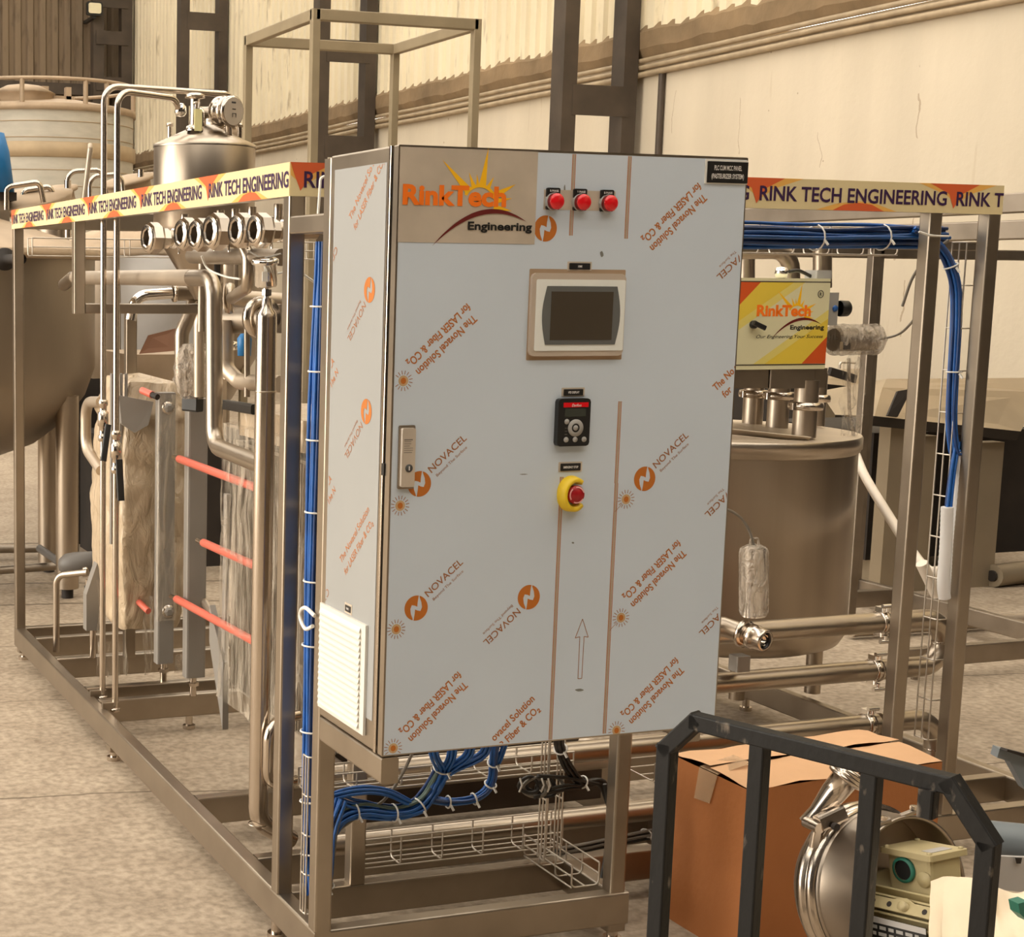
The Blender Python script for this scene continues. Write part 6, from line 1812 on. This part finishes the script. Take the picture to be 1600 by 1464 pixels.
# pump with motor
pc = at(1336, 1380, y=-.15)
AX = Vector((.12, -.97, .17)).normalized()        # towards the motor end
SDE = AX.cross(Vector((0, 0, 1))).normalized()
UPX = SDE.cross(AX).normalized()
t = thing('pump', (pc.x, pc.y, 0), 'satin steel centrifugal pump with cream finned motor, in front of the carton', 'pump')
R = .166
m = MB(); m.lathe([(0, -.075), (.05, -.073), (.10, -.062), (.135, -.04), (R - .004, -.012), (R, 0), (R, .012)], pc, PUMPST, AX, n=64); m.build('casing_cover', t)
m = MB(); m.lathe([(R, -.004), (R + .010, -.002), (R + .011, .012), (R + .004, .016), (R + .004, .020), (R + .011, .024), (R + .010, .036), (R, .04)], pc + AX * .008, POLISH, AX, n=64); m.build('clamp_ring', t)
m = MB(); m.lathe([(R - .004, .03), (R - .002, .035), (R - .002, .055), (R - .012, .058), (.09, .066), (0, .066)], pc, PUMPST, AX, n=64); m.build('casing', t)
m = MB(); m.lathe([(R - .004, .055), (R - .004, .138), (R - .001, .141), (R - .006, .143), (R - .010, .138), (R - .010, .055)], pc, PUMPST, AX, n=64); sh = m.build('shroud', t)
# outlet spout pointing up
d_ = Vector((.05, .0, 1)).normalized()
o0 = at(1278, 1268, y=-.15)
o1, o2 = at(1300, 1238, y=-.16), at(1322, 1215, y=-.17)
dd = (o2 - o0).normalized()
m = MB(); m.lathe([(.020, -.035), (.018, .0), (.026, .05), (.028, .085), (.037, .087), (.039, .09), (.039, .094), (.036, .096), (.039, .098), (.039, .102), (.036, .104), (.039, .106), (.037, .112), (.028, .113)], o0, POLISH, dd, n=36); m.lathe([(.028, .113), (.024, .11), (.022, .05), (0, .05)], o0, STEELD, dd, n=30); m.build('outlet', t)
m = MB(); q = o0 + Vector((-.005, -.035, -.012)); m.bar(q + Vector((-.022, 0, .0)), q + Vector((.035, -.005, .022)), .026, .034, POLISH, .006, (0, .2, 1)); m.cyl(q + Vector((-.028, -.012, -.006)), q + Vector((-.028, .03, -.006)), .012, POLISH, 14); m.cyl(q + Vector((.0, -.02, .0)), q + Vector((.0, -.03, .0)), .008, DARKIN, 10); m.bar(q + Vector((-.025, 0, -.01)), q + Vector((-.03, .0, -.05)), .02, .012, POLISH, .003, (0, 1, 0)); m.build('clamp_bolt', t)
for k, (u, v, u2, v2) in enumerate(((1362, 1290, 1392, 1280), (1408, 1275, 1442, 1262))):
    a, b = at(u, v, y=-.25), at(u2, v2, y=-.27)
    m = MB(); m.bar(a, b, .016, .008, PUMPST, .002); m.lathe([(.009, 0), (.009, .007), (.0, .008)], a.lerp(b, .6) + Vector((0, 0, .004)), POLISH, n=8, smooth=False); m.build('strap_lug', t)
# motor
mc = pc + AX * .085 + Vector((.01, 0, -.058))
mo = thing('electric_motor', (mc.x, mc.y, 0), 'cream finned electric motor with terminal box, nearest part of the pump set', 'motor')
Rm, Lm = .080, .24
m = MB(); m.lathe([(0, -.01), (Rm + .018, -.01), (Rm + .018, .004), (Rm, .012), (Rm, Lm), (0, Lm)], mc, MOTOR, AX, n=48)
m.lathe([(Rm + .02, Lm), (Rm + .022, Lm + .005), (Rm + .020, Lm + .07), (Rm + .008, Lm + .085), (0, Lm + .087)], mc, MOTOR, AX, n=40); m.build('housing', mo)
Up = UPX
m = MB()
for k in range(34):
    a = 2 * PI * k / 34
    if 62 < math.degrees(a) % 360 < 118: continue
    d1 = SDE * math.cos(a) + Up * math.sin(a)
    m.bar(mc + AX * .015 + d1 * (Rm + .009), mc + AX * (Lm - .01) + d1 * (Rm + .009), .005, .024, MOTOR, .0015, d1)
m.build('cooling_fins', mo)
tb = mc + AX * .10 + Up * (Rm + .040)
m = MB()
m.X = Matrix.Translation(tb) @ Matrix((SDE, -AX, UPX)).transposed().to_4x4()
m.rbox(-.045, .045, -.050, .055, -.045, .028, MOTOR, .008); m.rbox(-.055, .055, -.060, .065, .028, .040, MOTOR, .006)
for x, y in ((-.045, -.05), (.045, -.05), (-.045, .055), (.045, .055)): m.lathe([(.005, .040), (.005, .044), (0, .045)], (x, y, 0), MOTOR, n=10)
m.build('terminal_box', mo)
for s_ in (1, -1):
    if (SDE * s_).x < 0: ls = s_
m = MB(); q = tb + SDE * ls * .046 + AX * -.012
m.lathe([(.026, 0), (.026, .006), (.020, .007)], q, GREENR, SDE * ls, n=28); m.lathe([(.020, .004), (0, .004)], q, BLACK, SDE * ls, n=24); m.build('cable_port', mo, label='round port with green ring')
m = MB(); q = tb + SDE * ls * .046 + AX * .035 - UPX * .012; m.lathe([(.016, 0), (.016, .004), (0, .005)], q, MOTOR, SDE * ls, n=20); m.build('blanking_plug', mo)
m = MB(); q = tb + UPX * .0405 + AX * .03; m.plate([q + SDE * -.03 + AX * -.012, q + SDE * .03 + AX * -.012, q + SDE * .03 + AX * .012, q + SDE * -.03 + AX * .012], UPX * .0006, GREYSH); m.build('sticker', mo)
# eye lug and nameplate on the near left flank
d1 = (SDE * ls * math.cos(.55) + Up * math.sin(.55)).normalized(); tn = d1.cross(AX).normalized()
m = MB(); q = mc + AX * .11 + d1 * (Rm + .021); m.plate([q + AX * -.085 + tn * -.012, q + AX * .085 + tn * -.012, q + AX * .085 + tn * .012, q + AX * .03 + tn * .012, q + AX * .01 + tn * .02, q + AX * -.02 + tn * .012, q + AX * -.085 + tn * .012], d1 * .008, MOTOR)
for f in (-.065, -.025, .06): m.lathe([(.006, .0085), (0, .0086)], q + AX * f, DARKIN, d1, n=12)
m.lathe([(.010, 0), (.010, .018), (0, .019)], q + AX * .012, MOTOR, d1, n=14); m.build('lug_bracket', mo)
d2 = (SDE * ls * math.cos(.02) + Up * math.sin(.02)).normalized(); tn = d2.cross(AX).normalized()
if tn.z < 0: tn = -tn
q = mc + AX * .105 + d2 * (Rm + .0225)
m = MB(); m.plate([q + AX * -.075 + tn * -.026, q + AX * .075 + tn * -.026, q + AX * .075 + tn * .026, q + AX * -.075 + tn * .026], d2 * .002, BLACK); q2 = q + d2 * .0024
m.plate([q2 + AX * -.075 + tn * .014, q2 + AX * .075 + tn * .014, q2 + AX * .075 + tn * .026, q2 + AX * -.075 + tn * .026], d2 * .0004, GREYSH)
rr = random.Random(3)
for i in range(3):
    x = -.055
    while x < .06:
        w_ = rr.uniform(.008, .022); z = .006 - i * .013
        m.plate([q2 + AX * x + tn * (z - .004), q2 + AX * (x + w_) + tn * (z - .004), q2 + AX * (x + w_) + tn * (z + .003), q2 + AX * x + tn * (z + .003)], d2 * .0004, GREYB); x += w_ + .006
m.lathe([(.006, 0), (.006, .003), (0, .004)], q2 + AX * -.068 + tn * .008, WHITE, d2, n=12)
m.build('nameplate', mo, label='dark motor nameplate with pale fields')
for s_ in (-.1, .1):
    m = MB(); q = mc + AX * .12 + SDE * s_ * .9; m.rbox(q.x - .02, q.x + .02, q.y - .08, q.y + .08, .0, q.z - .05, MOTOR, .004); m.build('foot', mo)
m = MB(); m.rbox(pc.x - .06, pc.x + .06, pc.y - .06, pc.y + .02, 0, pc.z - R * .8, PUMPST, .005); m.build('pedestal', t)

# cream plastic sheet heaped at the lower right
m = MB()
c0 = at(1480, 1388, y=-.66)
GN, GM = 30, 26
cr = [at(1474, 1378, y=-.62), at(1660, 1392, y=-.80), at(1660, 1600, y=-1.0), at(1466, 1600, y=-.80)]
vs, fs = [], []
for i in range(GN + 1):
    for j in range(GM + 1):
        a, b = i / GN, j / GM
        p = (cr[0].lerp(cr[1], a)).lerp(cr[3].lerp(cr[2], a), b)
        k = .035 * noise.noise(Vector((a * 3, b * 2.2, 1))) + .015 * noise.noise(Vector((a * 8, b * 6, 5)))
        ridge = .030 * math.exp(-((a - .36 - .24 * b) * 14) ** 2)
        p = p + Vector((-.3, -1, .25)).normalized() * (k + ridge) + Vector((0, 0, .012 * math.sin(a * 7) * (1 - b)))
        vs.append(p)
for i in range(GN):
    for j in range(GM): fs.append((i * (GM + 1) + j, i * (GM + 1) + j + 1, (i + 1) * (GM + 1) + j + 1, (i + 1) * (GM + 1) + j))
m.add(vs, fs, CREAMSH, True)
n0 = len(vs)
# back layer gives the sheet its thickness
m.add([v + Vector((.02, .05, -.02)) for v in vs], [f[::-1] for f in fs], CREAMSH, True)
p = at(1593, 1420, y=-.80)
t = thing('plastic_sheet', (cr[0].x, cr[0].y, 0), 'creased cream plastic sheet heaped at the lower right corner', 'plastic sheet')
m.build('sheet', t)
m = MB(); q = [at(u, v, y=-.90) for u, v in ((1591, 1412), (1606, 1408), (1606, 1440), (1594, 1428))]; m.plate(q, (0, .02, 0), GREENR); m.build('green_mark', t, label='green printed mark')
m = MB(); m.rbox(cr[0].x + .10, cr[1].x, -.80, -.70, 0, cr[0].z - .16, HOODL, .01); o = m.build('support_crate'); o['label'] = 'low crate carrying the creased cream sheet, in its shade'; o['category'] = 'crate'
# blue-grey pieces at the right edge
m = MB(); a, b = at(1540, 1312, y=-.05), at(1640, 1322, y=-.10); m.cyl(a, b + (b - a) * .6, .045, BLUEGREY, 28)
o = m.build('blue_grey_pipe'); o['label'] = 'blue-grey round pipe at the right edge behind the black frame leg'; o['category'] = 'pipe'
m = MB(); q = [at(u, v, y=-.02) for u, v in ((1562, 1170), (1640, 1192), (1640, 1260), (1602, 1234), (1578, 1190), (1558, 1184))]; m.plate(q, (.01, .03, 0), BLUEGREY)
q = [at(u, v, y=-.02) for u, v in ((1562, 1170), (1610, 1186), (1606, 1178), (1564, 1167))]; m.plate(q, (0, -.02, .0), DARKIN)
o = m.build('blue_grey_sheet'); o['label'] = 'bent blue-grey sheet piece above the blue-grey pipe at right edge'; o['category'] = 'sheet metal'
m = MB(); q = [at(u, v, y=-.16) for u, v in ((1560, 1338), (1660, 1342), (1660, 1400), (1560, 1390))]; m.plate(q, (0, .01, 0), GREYSH); q = [at(u, v, y=-.165) for u, v in ((1586, 1340), (1596, 1340), (1594, 1349), (1588, 1349))]; m.plate(q, (0, -.002, 0), DARKIN)
o = m.build('pale_grey_panel'); o['label'] = 'pale grey panel below the blue-grey pipe at the right edge'; o['category'] = 'panel'
